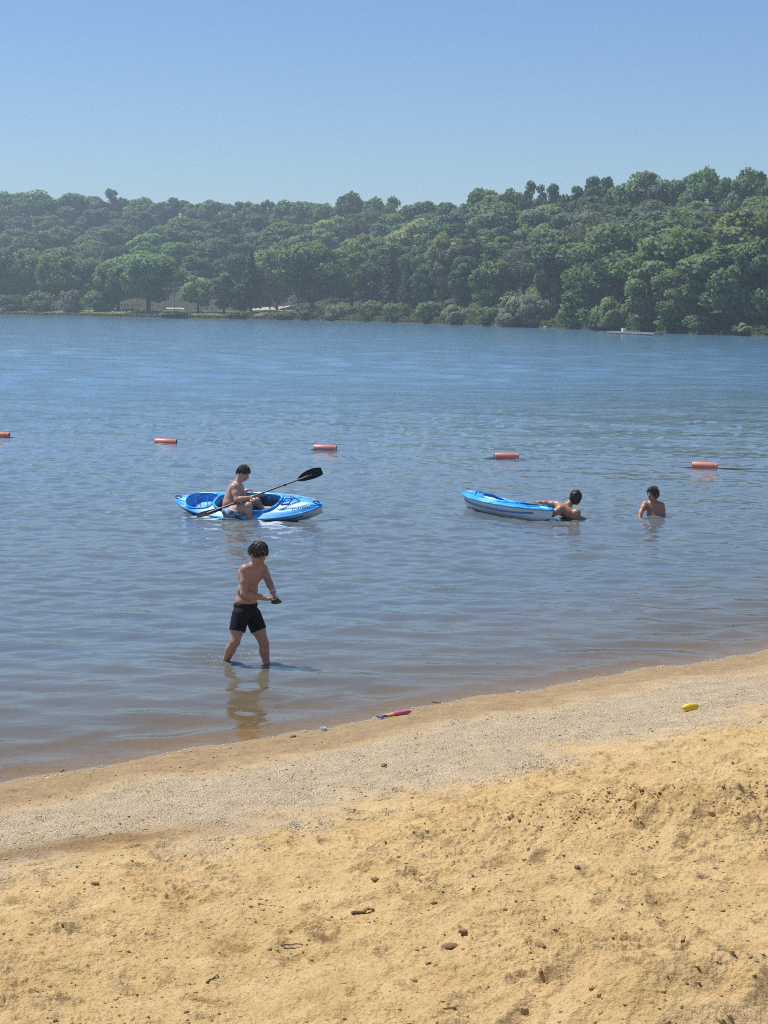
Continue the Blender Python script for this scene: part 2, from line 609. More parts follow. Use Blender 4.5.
def mat_water():
    m, nd, ln, bs, out = newmat('lake water')
    nd.remove(bs)
    tc = N(nd, 'TexCoord')
    def wave(scale, sx, sy, det, rot=0.0):
        mp = N(nd, 'Mapping')
        mp.inputs['Scale'].default_value = (sx, sy, 1)
        mp.inputs['Rotation'].default_value = (0, 0, rot)
        ln.new(tc.outputs['Object'], mp.inputs['Vector'])
        n = N(nd, 'TexNoise', Scale=scale, Detail=det, Roughness=0.55)
        ln.new(mp.outputs[0], n.inputs['Vector'])
        return n.outputs['Fac']
    op = N(nd, 'Attribute', attribute_name='open').outputs['Fac']
    dp = N(nd, 'Attribute', attribute_name='depth').outputs['Fac']
    h1 = maths(nd, ln, 'MULTIPLY', wave(1.0, 1.1, 2.8, 3.0, 0.08), maths(nd, ln, 'MULTIPLY_ADD', op, 0.030, 0.005))
    h2 = maths(nd, ln, 'MULTIPLY', wave(1.0, 6.0, 9.5, 3.0, -0.12), maths(nd, ln, 'MULTIPLY_ADD', op, 0.006, 0.0042))
    h3 = maths(nd, ln, 'MULTIPLY', wave(1.0, 0.25, 0.55, 2.0, 0.2), maths(nd, ln, 'MULTIPLY', op, 0.09))
    hh = maths(nd, ln, 'ADD', maths(nd, ln, 'ADD', h1, h2), h3)
    b = N(nd, 'Bump', Strength=1.0, Distance=1.0)
    ln.new(hh, b.inputs['Height'])
    rough = maths(nd, ln, 'MULTIPLY_ADD', op, 0.09, 0.03)
    fr = N(nd, 'Fresnel', IOR=1.42)
    ln.new(b.outputs[0], fr.inputs['Normal'])
    gl = N(nd, 'BsdfGlossy')
    gl.distribution = 'GGX'
    ln.new(b.outputs[0], gl.inputs['Normal'])
    ln.new(rough, gl.inputs['Roughness'])
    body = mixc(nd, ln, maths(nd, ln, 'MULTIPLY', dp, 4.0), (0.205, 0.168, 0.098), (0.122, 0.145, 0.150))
    body = mixc(nd, ln, op, body, (0.098, 0.212, 0.345))  # open water: blue of the reflected sky put into the body colour
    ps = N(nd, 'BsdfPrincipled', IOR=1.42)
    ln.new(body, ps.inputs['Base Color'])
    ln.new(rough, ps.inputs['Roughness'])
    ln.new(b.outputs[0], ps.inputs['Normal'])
    tr = N(nd, 'BsdfTransparent')
    tr.inputs['Color'].default_value = (0.95, 0.90, 0.78, 1)
    m2 = N(nd, 'MixShader')
    ln.new(fr.outputs[0], m2.inputs[0])
    ln.new(tr.outputs[0], m2.inputs[1])
    ln.new(gl.outputs[0], m2.inputs[2])
    mx = N(nd, 'MixShader')
    ln.new(ramp(nd, ln, dp, [(0.0, (0, 0, 0)), (0.03, (0.3,) * 3), (0.10, (0.72,) * 3), (0.22, (0.93,) * 3), (0.4, (1, 1, 1))]), mx.inputs[0])
    ln.new(m2.outputs[0], mx.inputs[1])
    ln.new(ps.outputs[0], mx.inputs[2])
    ln.new(mx.outputs[0], out.inputs['Surface'])
    return m


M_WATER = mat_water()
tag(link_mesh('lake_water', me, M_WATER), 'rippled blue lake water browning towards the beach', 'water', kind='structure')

# hillside terrain
hx = np.concatenate([np.linspace(-620, -130, 26)[:-1], np.linspace(-130, 80, 150), np.linspace(80, 620, 26)[1:]])
hd = np.concatenate([np.array([-14, -6, -2, -0.5]), np.linspace(0, 40, 40), np.linspace(42, 300, 60)])
HX, HD = np.meshgrid(hx, hd)
HY = far_y(HX) + HD
HZ = hill_z(HX, HY) + np.where(HD > 1, 0.25 * fbm(HX * 0.25, HY * 0.25, 401, 3), 0) * np.clip(HD / 6, 0, 1)
me = mesh_arrays('hillside', np.stack([HX, HY, HZ], -1).reshape(-1, 3), grid_quads(*HX.shape))
gravel = np.zeros_like(HX)
P1 = on_water(150, 318)
for (pa, pb) in (((262, 306), (294, 305)),):
    pass
add_attr(me, 'lawn', (1 - sstep(26, 36, HD)) * sstep(1.2, 2.5, HD) * (1 - sstep(-40, -12, HX)))


def mat_hill():
    m, nd, ln, bs, out = newmat('hillside ground')
    tc = N(nd, 'TexCoord')
    n = N(nd, 'TexNoise', Scale=0.35, Detail=6.0)
    ln.new(tc.outputs['Object'], n.inputs['Vector'])
    n2 = N(nd, 'TexNoise', Scale=1.8, Detail=5.0)
    ln.new(tc.outputs['Object'], n2.inputs['Vector'])
    a = ramp(nd, ln, n.outputs['Fac'], [(0.3, (0.020, 0.026, 0.014)), (0.7, (0.045, 0.052, 0.026))])
    l = ramp(nd, ln, n2.outputs['Fac'], [(0.3, (0.14, 0.18, 0.065)), (0.7, (0.25, 0.265, 0.12))])
    at_ = N(nd, 'Attribute', attribute_name='lawn')
    ln.new(mixc(nd, ln, at_.outputs['Fac'], a, l), bs.inputs['Base Color'])
    bs.inputs['Roughness'].default_value = 0.95
    return m


tag(link_mesh('hillside', me, mat_hill()), 'wooded hillside rising behind the far shore', 'hill', kind='structure')


# ------------------------------------------------------------------ trees
def mat_leaf(name, rough=0.7, trans=0.40):
    m, nd, ln, bs, out = newmat(name)
    oi = N(nd, 'ObjectInfo')
    tc = N(nd, 'TexCoord')
    n = N(nd, 'TexNoise', Scale=0.6, Detail=4.0)
    ln.new(tc.outputs['Object'], n.inputs['Vector'])
    v = ramp(nd, ln, n.outputs['Fac'], [(0.3, (0.72, 0.74, 0.72)), (0.7, (1.28, 1.26, 1.15))])
    c = mixc(nd, ln, 1.0, oi.outputs['Color'], v, 'MULTIPLY')
    ln.new(c, bs.inputs['Base Color'])
    bs.inputs['Roughness'].default_value = rough
    bs.inputs['Specular IOR Level'].default_value = 0.3
    tr = N(nd, 'BsdfTranslucent')
    ln.new(mixc(nd, ln, 1.0, c, (1.1, 1.25, 0.6), 'MULTIPLY'), tr.inputs['Color'])
    mx = N(nd, 'MixShader')
    mx.inputs[0].default_value = trans
    ln.new(bs.outputs[0], mx.inputs[1])
    ln.new(tr.outputs[0], mx.inputs[2])
    ln.new(mx.outputs[0], out.inputs['Surface'])
    return m


M_LEAF = mat_leaf('tree leaves')
M_BARK = simple('tree bark', (0.055, 0.045, 0.036), 0.9, 0.3, 3, 0.5)


def leaf_cards(name, P, Nrm, size, rng, aspect=1.0, droop=None):
    """leaf clumps: bent quads around points P facing roughly Nrm, shaded with the clump's normal"""
    n = len(P)
    jit = Nrm + rng.normal(size=(n, 3)) * 0.55
    jit /= np.linalg.norm(jit, axis=1, keepdims=True)
    ref = rng.normal(size=(n, 3))
    if droop is not None: ref = np.tile(np.array(droop, float), (n, 1)) + 0.25 * ref
    a = ref - (ref * jit).sum(1, keepdims=True) * jit
    a /= np.linalg.norm(a, axis=1, keepdims=True) + 1e-9
    b = np.cross(jit, a)
    s = (size * rng.uniform(0.6, 1.3, n))[:, None]
    w = s / aspect
    V = np.stack([P - a * s * rng.uniform(.35, .6, (n, 1)) , P + b * w * 0.5 + jit * s * 0.08, P + a * s * rng.uniform(.4, .65, (n, 1)), P - b * w * 0.5 + jit * s * 0.08], 1).reshape(-1, 3)
    Q = np.arange(4 * n).reshape(n, 4)
    g = np.cross(V[1::4] - V[0::4], V[2::4] - V[0::4])
    bad = (g * Nrm).sum(1) < 0
    Q[bad] = Q[bad][:, ::-1]
    me = mesh_arrays(name, V, Q)
    me.normals_split_custom_set_from_vertices(np.repeat(Nrm, 4, 0).astype(np.float32))
    return me


def unit(v):
    return v / (np.linalg.norm(v, axis=-1, keepdims=True) + 1e-9)


def crown_round(seed, R=4.6, z0=3.0, z1=13.0, lobes=26, leaves=5200, size=0.62, squash=1.0, lobe_r=(0.15, 0.40), dens=1.0):
    lobes = int(lobes * 1.7)
    rng = np.random.default_rng(seed)
    c = np.array([0, 0, (z0 + z1) / 2]); hz = (z1 - z0) / 2
    d = unit(rng.normal(size=(lobes, 3)) + np.array([0, 0, 0.25]))
    rad = rng.uniform(0.55, 0.88, lobes) ** 0.8
    L = c + d * np.array([R, R, hz]) * rad[:, None] * np.array([1, 1, squash])
    L[:, :2] += rng.normal(size=(lobes, 2)) * R * 0.09
    L[:, 2] += rng.normal(size=lobes) * hz * 0.07
    lr = R * rng.uniform(*lobe_r, lobes)
    idx = rng.choice(lobes, leaves, p=lr ** 2 / (lr ** 2).sum())
    n = unit(rng.normal(size=(leaves, 3)) + d[idx] * 0.55 + np.array([0, 0, 0.2]))
    P = L[idx] + n * (lr[idx] * rng.uniform(0.4, 1.32, leaves) ** 0.9)[:, None] * np.array([1.05, 1.05, 0.82])
    nn = unit(n * 0.75 + d[idx] * 0.3 + rng.normal(size=(leaves, 3)) * 0.42)
    return leaf_cards('crown', P, nn, size * np.ones(leaves), rng), L


def crown_conifer(seed, R=2.6, z0=1.5, z1=15, leaves=4200, size=0.6):
    rng = np.random.default_rng(seed)
    z = z0 + (z1 - z0) * (1 - np.sqrt(rng.uniform(0, 1, leaves)))
    lay = np.floor(z / 0.9) * 0.9
    t = (z - z0) / (z1 - z0)
    ang = rng.uniform(0, 6.283, leaves)
    br = 0.75 + 0.35 * np.sin(ang * 5 + lay * 3.1) * np.sin(ang * 3 + lay * 1.7)
    rr = R * (1 - t) ** 0.75 * br * (0.55 + 0.5 * rng.uniform(0, 1, leaves)) * (0.75 + 0.35 * (1 - (z - lay) / 0.9))
    P = np.stack([rr * np.cos(ang), rr * np.sin(ang), z - 0.18 * rr], -1)
    n = unit(np.stack([np.cos(ang), np.sin(ang), np.full(leaves, 0.45)], -1) + rng.normal(size=(leaves, 3)) * 0.25)
    return leaf_cards('crown', P, n, size * np.ones(leaves), rng, 1.5), np.array([[0, 0, z1 * 0.7]])


def crown_willow(seed, R=4.0, H=6.5, leaves=6500, size=0.75, z0=0.0):
    rng = np.random.default_rng(seed)
    k = 30
    d = unit(rng.normal(size=(k, 3)) * np.array([1, 1, 0.6]) + np.array([0, 0, 0.6]))
    d[:, 2] = np.abs(d[:, 2])
    L = d * np.array([R, R, H - z0]) * rng.uniform(0.45, 0.85, k)[:, None] + np.array([0, 0, z0])
    idx = rng.integers(0, k, leaves)
    n = unit(rng.normal(size=(leaves, 3)) + d[idx] * 0.8)
    P = L[idx] + n * R * 0.28 * rng.uniform(0.6, 1.1, (leaves, 1))
    P[:, 2] = np.maximum(P[:, 2] - rng.uniform(0, 1, leaves) ** 2 * 1.2, 0.1)
    dirv = (unit(np.concatenate([P[:, :2], P[:, 2:] * 0.6], 1)) + np.array([0, 0, 0.3])).mean(0)
    return leaf_cards('crown', P, unit(n + d[idx] * 0.7), size * np.ones(leaves), rng, 2.6, (0.25, 0.0, 1.0)), L


def trunk_mesh(seed, L, height, r=0.28, nlimb=9, spread=True):
    rng = np.random.default_rng(seed)
    mb = MB()
    lean = rng.normal(size=2) * 0.25
    top = np.array([lean[0], lean[1], height * 0.72])
    mid = np.array([lean[0] * 0.3, lean[1] * 0.3, height * 0.35])
    mb.tube([(0, 0, -0.6), (0, 0, 0.25), mid, top], [r * 1.5, r * 1.1, r * 0.8, r * 0.25], 7)
    if spread:
        for i in rng.choice(len(L), min(nlimb, len(L)), replace=False):
            h = rng.uniform(0.25, 0.6)
            b = np.array([mid[0], mid[1], height * h * 0.75])
            e = L[i]
            mb.tube([b, b * 0.45 + e * 0.55 + np.array([0, 0, -0.3]), e], [r * 0.5, r * 0.3, r * 0.1], 5)
    me = bpy.data.meshes.new('trunk')
    me.from_pydata(mb.v, [], mb.f)
    me.polygons.foreach_set('use_smooth', [True] * len(me.polygons))
    me.update()
    return me


PROTO = {}


def proto(kind, crown, L, height, r=0.28, nlimb=9, spread=True, rad=4.6):
    t = trunk_mesh(len(PROTO) + 900, L, height, r, nlimb, spread)
    t.materials.append(M_BARK)
    crown.materials.append(M_LEAF)
    PROTO.setdefault(kind, []).append((crown, t, height, rad))


for s in range(6):
    R = [4.6, 5.2, 4.2, 5.6, 4.8, 4.0][s]
    z0 = [1.2, 2.2, 0.8, 1.9, 0.7, 1.4][s]
    c, L = crown_round(100 + s, R=R, z0=z0, z1=12.6, lobes=[24, 30, 22, 34, 26, 20][s], leaves=9000, size=0.60)
    proto('round', c, L, 13.0, rad=R * 1.12)
for s in range(3):
    c, L = crown_round(150 + s, R=[5.4, 5.0, 4.6][s], z0=2.9, z1=12.6, lobes=30, leaves=10500, size=0.58)
    proto('park', c, L, 13.0, r=0.34, rad=[5.4, 5.0, 4.6][s] * 1.12)
for s in range(3):
    c, L = crown_round(200 + s, R=3.2, z0=0.8, z1=13.2, lobes=22, leaves=7000, size=0.58, lobe_r=(0.26, 0.46))
    proto('tall', c, L, 13.6, rad=3.8)
for s in range(3):
    c, L = crown_round(300 + s, R=4.0, z0=2.6, z1=12.4, lobes=14, leaves=5000, size=0.46, lobe_r=(0.2, 0.34))
    proto('open', c, L, 13.0, r=0.3, nlimb=15, rad=4.4)
for s in range(3):
    c, L = crown_conifer(400 + s, R=[2.7, 3.2, 2.4][s])
    proto('pine', c, L, 15.0, r=0.22, spread=False, rad=[2.7, 3.2, 2.4][s])
for s in range(2):
    c, L = crown_willow(500 + s, R=4.2, H=6.6)
    proto('willow', c, L, 7.4, r=0.16, nlimb=12, rad=5.0)
for s in range(4):
    c, L = crown_round(600 + s, R=2.0, z0=0.0, z1=3.1, lobes=16, leaves=1900, size=0.42, lobe_r=(0.3, 0.5))
    proto('shrub', c, L, 3.3, r=0.08, nlimb=7, rad=2.35)
for s in range(2):
    c, L = crown_round(700 + s, R=3.9, z0=3.0, z1=12.6, lobes=26, leaves=2600, size=0.34, lobe_r=(0.24, 0.4))
    proto('bare', c, L, 13.0, r=0.22, nlimb=24, rad=4.4)

ORD = ['zeroth', 'first', 'second', 'third', 'fourth', 'fifth', 'sixth', 'seventh', 'eighth', 'ninth', 'tenth', 'eleventh', 'twelfth', 'thirteenth', 'fourteenth',
       'fifteenth', 'sixteenth', 'seventeenth', 'eighteenth', 'nineteenth', 'twentieth'] + ['twenty-' + o for o in
       ('first', 'second', 'third', 'fourth', 'fifth', 'sixth', 'seventh', 'eighth', 'ninth')] + ['thirtieth'] + ['thirty-' + o for o in ('first', 'second', 'third', 'fourth', 'fifth', 'sixth', 'seventh', 'eighth', 'ninth')] + ['fortieth'] + ['forty-' + o for o in ('first', 'second', 'third', 'fourth', 'fifth', 'sixth', 'seventh', 'eighth', 'ninth')]

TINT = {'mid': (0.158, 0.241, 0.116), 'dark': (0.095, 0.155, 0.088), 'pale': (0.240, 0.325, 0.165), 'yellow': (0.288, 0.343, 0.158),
        'olive': (0.250, 0.278, 0.196), 'blue': (0.129, 0.186, 0.156), 'grey': (0.164, 0.195, 0.158), 'fir': (0.054, 0.092, 0.072)}
WORD = {'mid': 'mid green', 'dark': 'dark green', 'pale': 'pale green', 'yellow': 'yellowish green', 'olive': 'olive grey', 'blue': 'bluish green', 'grey': 'brownish grey', 'fir': 'blackish green'}
SHAPE = {'park': 'round-crowned lawn tree', 'round': 'round-crowned tree', 'tall': 'narrow tall tree', 'open': 'open-crowned tree', 'pine': 'pointed conifer', 'willow': 'feathery spreading bush', 'shrub': 'low shrub', 'bare': 'thinly leaved tree'}
NAME = {'park': 'broadleaf_tree', 'round': 'broadleaf_tree', 'tall': 'broadleaf_tree', 'open': 'broadleaf_tree', 'pine': 'conifer_tree', 'willow': 'willow_bush', 'shrub': 'shrub', 'bare': 'broadleaf_tree'}
GROUP_OF = {'shrub': 'shrubs along the far shore', 'willow': 'willow bushes on the far shore'}
TREES = []      # (row, px, object, kind, tint, given label)


def plant(kind, x, y, top_z=None, width=None, tint='mid', row='slope', label=None, height=None):
    cr, tr, hh, rad = PROTO[kind][int(RNG.integers(len(PROTO[kind])))]
    gz = float(hill_z(np.array(x), np.array(y)))
    h = height if height is not None else max(top_z - gz, 1.2)
    sz = h / hh
    sx = (width / 2) / rad * 1.12 if width else sz * RNG.uniform(1.2, 1.55)
    o = thing(NAME[kind], None, 'bush' if kind in ('shrub', 'willow') else 'tree', (x, y, gz), GROUP_OF.get(kind, 'trees of the far shore'))
    o.rotation_euler = (0, 0, RNG.uniform(0, 6.283))
    if kind == 'willow': o.rotation_euler = (0, 0, RNG.uniform(-0.4, 0.4))
    o.scale = (sx, sx, sz)
    j = RNG.uniform(0.85, 1.16)
    jc = 1 + RNG.normal(size=3) * 0.06
    for nm, mesh in (('trunk', tr), ('crown', cr)):
        p = bpy.data.objects.new(nm, mesh)
        COL.objects.link(p)
        p.parent = o
        if nm == 'crown': p.color = (*[float(t * j * k) for t, k in zip(TINT[tint], jc)], 1)
    px, _ = px_of((x, y, gz))
    TREES.append([row, px, o, kind, tint, label])
    return o


def plant_px(kind, px, top, D, wpx=None, tint='mid', row='slope', label=None):
    """a tree standing D metres behind the water at that bearing, its top reaching the given height in view"""
    y = 400.0
    for _ in range(40):
        y = 0.5 * y + 0.5 * (float(far_y(at(px, 300, y)[0])) + D)
    p = at(px, top, y)
    return plant(kind, p[0], y, p[2], wpx / 1800 * y if wpx else None, tint, row, label)


# --- shoreline trees and bushes one by one
plant_px('park', 28, 252, 26, 60, 'mid', 'bank', 'bushy mid green tree at the far left of the wooded bank')
plant_px('park', 62, 251, 20, 52, 'mid', 'bank', 'pale topped tree behind the low grey bush on the left bank')
plant_px('park', 96, 258, 24, 46, 'mid', 'bank')
plant_px('park', 118, 259, 16, 42, 'mid', 'bank', 'tree with a bare visible trunk just left of the spreading tree on the lawn')
plant_px('park', 148, 253, 13, 62, 'pale', 'bank', 'broad spreading pale tree with short dark trunk on the left lawn')
plant_px('shrub', 71, 291, 6, 20, 'olive', 'shore', 'small olive grey bush at the left waterside, rounded like a ball')
plant_px('shrub', 40, 292, 8, 30, 'mid', 'shore')
plant_px('shrub', 100, 292, 10, 30, 'mid', 'shore')
plant_px('park', 198, 277, 13, 30, 'yellow', 'bank', 'small yellowish willow-like tree beside the pale clearing on the left bank')
plant_px('tall', 224, 272, 12, 24, 'mid', 'bank')
plant_px('tall', 238, 283, 11, 18, 'dark', 'bank')
plant_px('pine', 251, 247, 15, 26, 'fir', 'bank', 'pointed blackish conifer standing left of the sandy clearing')
plant_px('pine', 264, 268, 38, 22, 'fir', 'bank')
plant_px('park', 277, 245, 25, 42, 'pale', 'bank', 'pale tree right behind the sandy clearing, beside the blackish conifer')
plant_px('park', 312, 243, 12, 58, 'mid', 'bank', 'large round tree at the right end of the sandy clearing')
plant_px('park', 352, 246, 22, 50, 'mid', 'bank')
plant_px('willow', 340, 297, 4, 34, 'olive', 'shore', 'rounded olive bush at the waterside below the large round tree')
plant_px('shrub', 372, 302, 4, 26, 'mid', 'shore')
plant_px('shrub', 396, 304, 3, 26, 'mid', 'shore')
plant_px('tall', 372, 258, 16, 32, 'dark', 'bank')
plant_px('pine', 392, 250, 20, 28, 'fir', 'bank')
plant_px('pine', 408, 258, 14, 26, 'fir', 'bank')
plant_px('tall', 426, 262, 16, 26, 'dark', 'bank')
plant_px('tall', 444, 230, 26, 30, 'yellow', 'bank', 'slender yellowish tree standing between the dark trees at mid bank')
plant_px('tall', 464, 262, 12, 26, 'dark', 'bank')
plant_px('shrub', 430, 303, 3, 28, 'mid', 'shore')
plant_px('willow', 462, 296, 4, 46, 'olive', 'shore', 'low olive mound bush left of the biggest feathery bush')
plant_px('round', 494, 262, 12, 44, 'mid', 'bank')
plant_px('willow', 531, 276, 5, 74, 'olive', 'shore', 'biggest feathery olive bush at the waterside, leaning right')
plant_px('shrub', 490, 308, 2.5, 26, 'mid', 'shore')
plant_px('shrub', 508, 312, 2, 20, 'dark', 'shore')
plant_px('round', 560, 238, 18, 46, 'grey', 'bank')
plant_px('round', 590, 262, 9, 50, 'mid', 'bank')
plant_px('shrub', 578, 300, 3, 34, 'mid', 'shore')
plant_px('shrub', 604, 304, 2.5, 40, 'mid', 'shore')
plant_px('willow', 620, 282, 4, 60, 'mid', 'shore')
plant_px('round', 655, 262, 8, 56, 'pale', 'bank')
plant_px('shrub', 648, 310, 2, 36, 'mid', 'shore')
plant_px('round', 690, 268, 6, 56, 'mid', 'bank')
plant_px('round', 726, 246, 6, 82, 'mid', 'bank', 'biggest leafy tree overhanging the water near the right edge')
plant_px('round', 765, 238, 7, 60, 'mid', 'bank')
plant_px('shrub', 676, 312, 2, 36, 'mid', 'shore')
plant_px('shrub', 704, 314, 2, 34, 'mid', 'shore')
plant_px('willow', 748, 318, 1.8, 32, 'olive', 'shore')
plant_px('shrub', 12, 296, 8, 34, 'dark', 'shore')
plant_px('tall', 2, 246, 22, 40, 'dark', 'bank')
plant_px('shrub', 240, 312, 2, 24, 'mid', 'shore')
plant_px('shrub', 290, 312.5, 2, 26, 'mid', 'shore')
plant_px('shrub', 314, 308, 3, 24, 'dark', 'shore')
plant_px('shrub', 178, 311, 2, 30, 'mid', 'shore')

# --- skyline
SKY = [(-14, 196, 40, 'round', 'mid'), (8, 195, 30, 'round', 'mid'), (30, 193, 40, 'round', 'mid'), (52, 197, 26, 'round', 'dark'), (76, 193, 38, 'round', 'mid'), (98, 200, 26, 'round', 'blue'),
       (113, 187, 20, 'open', 'blue'), (128, 196, 14, 'open', 'blue'), (142, 200, 26, 'round', 'mid'), (160, 203, 24, 'round', 'mid'), (178, 198, 28, 'round', 'dark'), (197, 204, 22, 'round', 'mid'),
       (215, 200, 30, 'round', 'mid'), (237, 199, 24, 'open', 'dark'), (254, 202, 22, 'round', 'mid'), (269, 197, 14, 'open', 'blue'), (286, 203, 26, 'round', 'mid'), (306, 201, 30, 'round', 'mid'),
       (328, 203, 24, 'round', 'mid'), (352, 196, 28, 'round', 'dark'), (376, 201, 24, 'round', 'mid'), (397, 193, 24, 'open', 'mid'), (423, 197, 40, 'round', 'mid'), (447, 202, 22, 'round', 'mid'),
       (466, 204, 24, 'round', 'blue'), (490, 182, 34, 'round', 'mid'), (511, 188, 24, 'round', 'mid'), (535, 179, 22, 'open', 'dark'), (549, 180, 22, 'open', 'dark'), (573, 182, 26, 'open', 'dark'),
       (597, 178, 30, 'round', 'dark'), (620, 186, 30, 'round', 'mid'), (647, 173, 44, 'round', 'grey'), (681, 176, 32, 'round', 'mid'), (706, 173, 34, 'round', 'mid'), (728, 177, 24, 'round', 'mid'),
       (750, 173, 34, 'round', 'mid'), (776, 179, 34, 'round', 'mid')]
for (px, top, w, kind, tint) in SKY:
    x_est = at(px, 250, 600)[0]
    Dr = float(ridge_D(np.array(at(px, 250, 450 if px > 480 else 620)[0]))) * 0.97
    plant_px(kind, px, top, Dr, w * 1.3, tint, 'skyline', {113: 'bluish tree with the tallest thin crown above the left skyline', 647: 'wide dome-shaped brownish grey tree on the right skyline',
             490: 'tall tree where the skyline steps up in the middle'}.get(px))

# --- slope rows between bank and skyline
rows = [('lowest slope', 0.19), ('lower slope', 0.35), ('middle slope', 0.52), ('upper slope', 0.70), ('highest slope', 0.87)]
for ri, (rname, fr) in enumerate(rows):
    px = -24 + 17 * (ri % 2) + RNG.uniform(-4, 4)
    while px < 800:
        xs = float(at(px, 260, 500 - 0.33 * max(px, 0))[0])
        D = float(flat_D(np.array(xs))) + fr * float(ridge_D(np.array(xs)) - flat_D(np.array(xs))) + RNG.uniform(-9, 9)
        y = 420.0
        for _ in range(40):
            y = 0.5 * y + 0.5 * (float(far_y(at(px, 300, y)[0])) + D)
        x = at(px, 260, y)[0]
        kind = RNG.choice(['round', 'round', 'round', 'tall', 'open', 'bare', 'pine'], p=[.30, .28, .16, .15, .05, .03, .03])
        tint = RNG.choice(['mid', 'dark', 'pale', 'blue', 'yellow', 'grey'], p=[.50, .20, .10, .12, .04, .04])
        if kind == 'bare': tint = 'grey'
        if kind == 'pine': tint = 'fir'
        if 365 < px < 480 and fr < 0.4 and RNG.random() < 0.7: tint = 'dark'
        hgt = RNG.uniform(10.5, 14.5) if px < 460 else RNG.uniform(9.5, 13.5)
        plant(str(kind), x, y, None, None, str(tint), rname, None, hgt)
        px += RNG.uniform(0.75, 1.2) * 10.0 * 1800 / y

# labels that single each tree out
for row in sorted({t[0] for t in TREES}):
    ts = sorted([t for t in TREES if t[0] == row], key=lambda t: t[1])
    seen = {}
    for k, t in enumerate(ts):
        if t[5]:
            t[2]['label'] = t[5]
            continue
        key = (t[3], t[4])
        seen[key] = seen.get(key, 0) + 1
        place = {'bank': 'on the wooded bank', 'shore': 'at the far waterline', 'skyline': 'on the skyline'}.get(row, 'on the ' + row)
        t[2]['label'] = f"{WORD[t[4]]} {SHAPE[t[3]]} {place}, {ORD[seen[key]]} such from the left"

# undergrowth along the bank and under the trees
rng = np.random.default_rng(88)
n = 42000
ux = rng.uniform(-125, 75, n)
uD = np.where(rng.random(n) < 0.45, rng.uniform(0.1, 3.0, n), rng.uniform(2, 150, n))
keep = ~((ux < -28) & (uD > 0.9) & (uD < 32))
ux, uD = ux[keep], uD[keep]
uy = far_y(ux) + uD
uz = hill_z(ux, uy) + rng.uniform(0.0, 1.0, len(ux)) * np.where(uD < 3, 0.7 * np.clip(uD / 2, .2, 1), 1.3)
me = leaf_cards('undergrowth', np.stack([ux, uy, uz], -1), unit(np.stack([rng.normal(size=len(ux)) * 0.4, -0.4 + rng.normal(size=len(ux)) * 0.3, np.full(len(ux), 0.9)], -1)), np.full(len(ux), 0.5), rng)
ug = link_mesh('undergrowth', me, M_LEAF)
ug.color = (0.060, 0.082, 0.030, 1)
tag(ug, 'dense green undergrowth along the far bank and below the trees', 'undergrowth', kind='stuff')
# lawn grass tufts on the left bank
n = 9000
gx = rng.uniform(-118, -8, n)
gD = rng.uniform(0.6, 30, n) ** 1.0
gy = far_y(gx) + gD
me = leaf_cards('bank_grass', np.stack([gx, gy, hill_z(gx, gy) + 0.12], -1), np.tile(np.array([0, -0.3, 0.95]), (n, 1)), np.full(n, 0.42), rng)
gg = link_mesh('bank_grass', me, M_LEAF)
gg.color = (0.25, 0.285, 0.125, 1)
tag(gg, 'long dry grass on the open left bank', 'grass', kind='stuff')


# gravel clearing, pale strip, white board, jetty, stones on the far shore
def px_bank(px, D):
    y = 400.0
    for _ in range(40):
        y = 0.5 * y + 0.5 * (float(far_y(at(px, 300, y)[0])) + D)
    x = at(px, 300, y)[0]
    return np.array([x, y, float(hill_z(np.array(x), np.array(y)))])


M_GRAVEL = simple('pale gravel', (0.47, 0.42, 0.33), 0.95, 0.15, 1.5)
for nm, (pa, pb), (da, db) in (('gravel_clearing', (250, 296), (15, 33)), ('gravel_path', (166, 184), (23, 28))):
    nx, ny = 24, 10
    A0, A1 = px_bank(pa, da), px_bank(pb, da)
    V = []
    for j in range(ny):
        for i in range(nx):
            q = px_bank(pa + (pb - pa) * i / (nx - 1), da + (db - da) * j / (ny - 1))
            V.append((q[0], q[1], q[2] + 0.55 + (0.05 * j)))
    me = mesh_arrays(nm, np.array(V), grid_quads(ny, nx))
    tag(link_mesh(nm, me, M_GRAVEL), 'pale sunlit gravel behind the far bank', 'gravel', kind='structure')

M_WHITE = simple('white paint', (0.78, 0.77, 0.74), 0.5, 0.08, 6)
M_DOCK = simple('weathered dock boards', (0.27, 0.26, 0.22), 0.85, 0.2, 4)
p = px_bank(174.5, 18)
bd = thing('notice_board', 'small white peaked board in the shade beside the spreading tree', 'board', p)
zt = at(174.5, 296, p[1])[2]
MB().box((p[0], p[1], zt + 0.25), (0.9, 0.06, 0.55)).box((p[0] - 0.2, p[1] - 0.01, zt + 0.58), (0.45, 0.05, 0.4), Matrix.Rotation(RAD(45), 3, 'Y')).build('panel', M_WHITE, bd, False)
MB().tube([(p[0], p[1] + 0.06, p[2] - 0.2), (p[0], p[1] + 0.06, zt + 0.4)], 0.05, 6).build('post', M_BARK, bd)

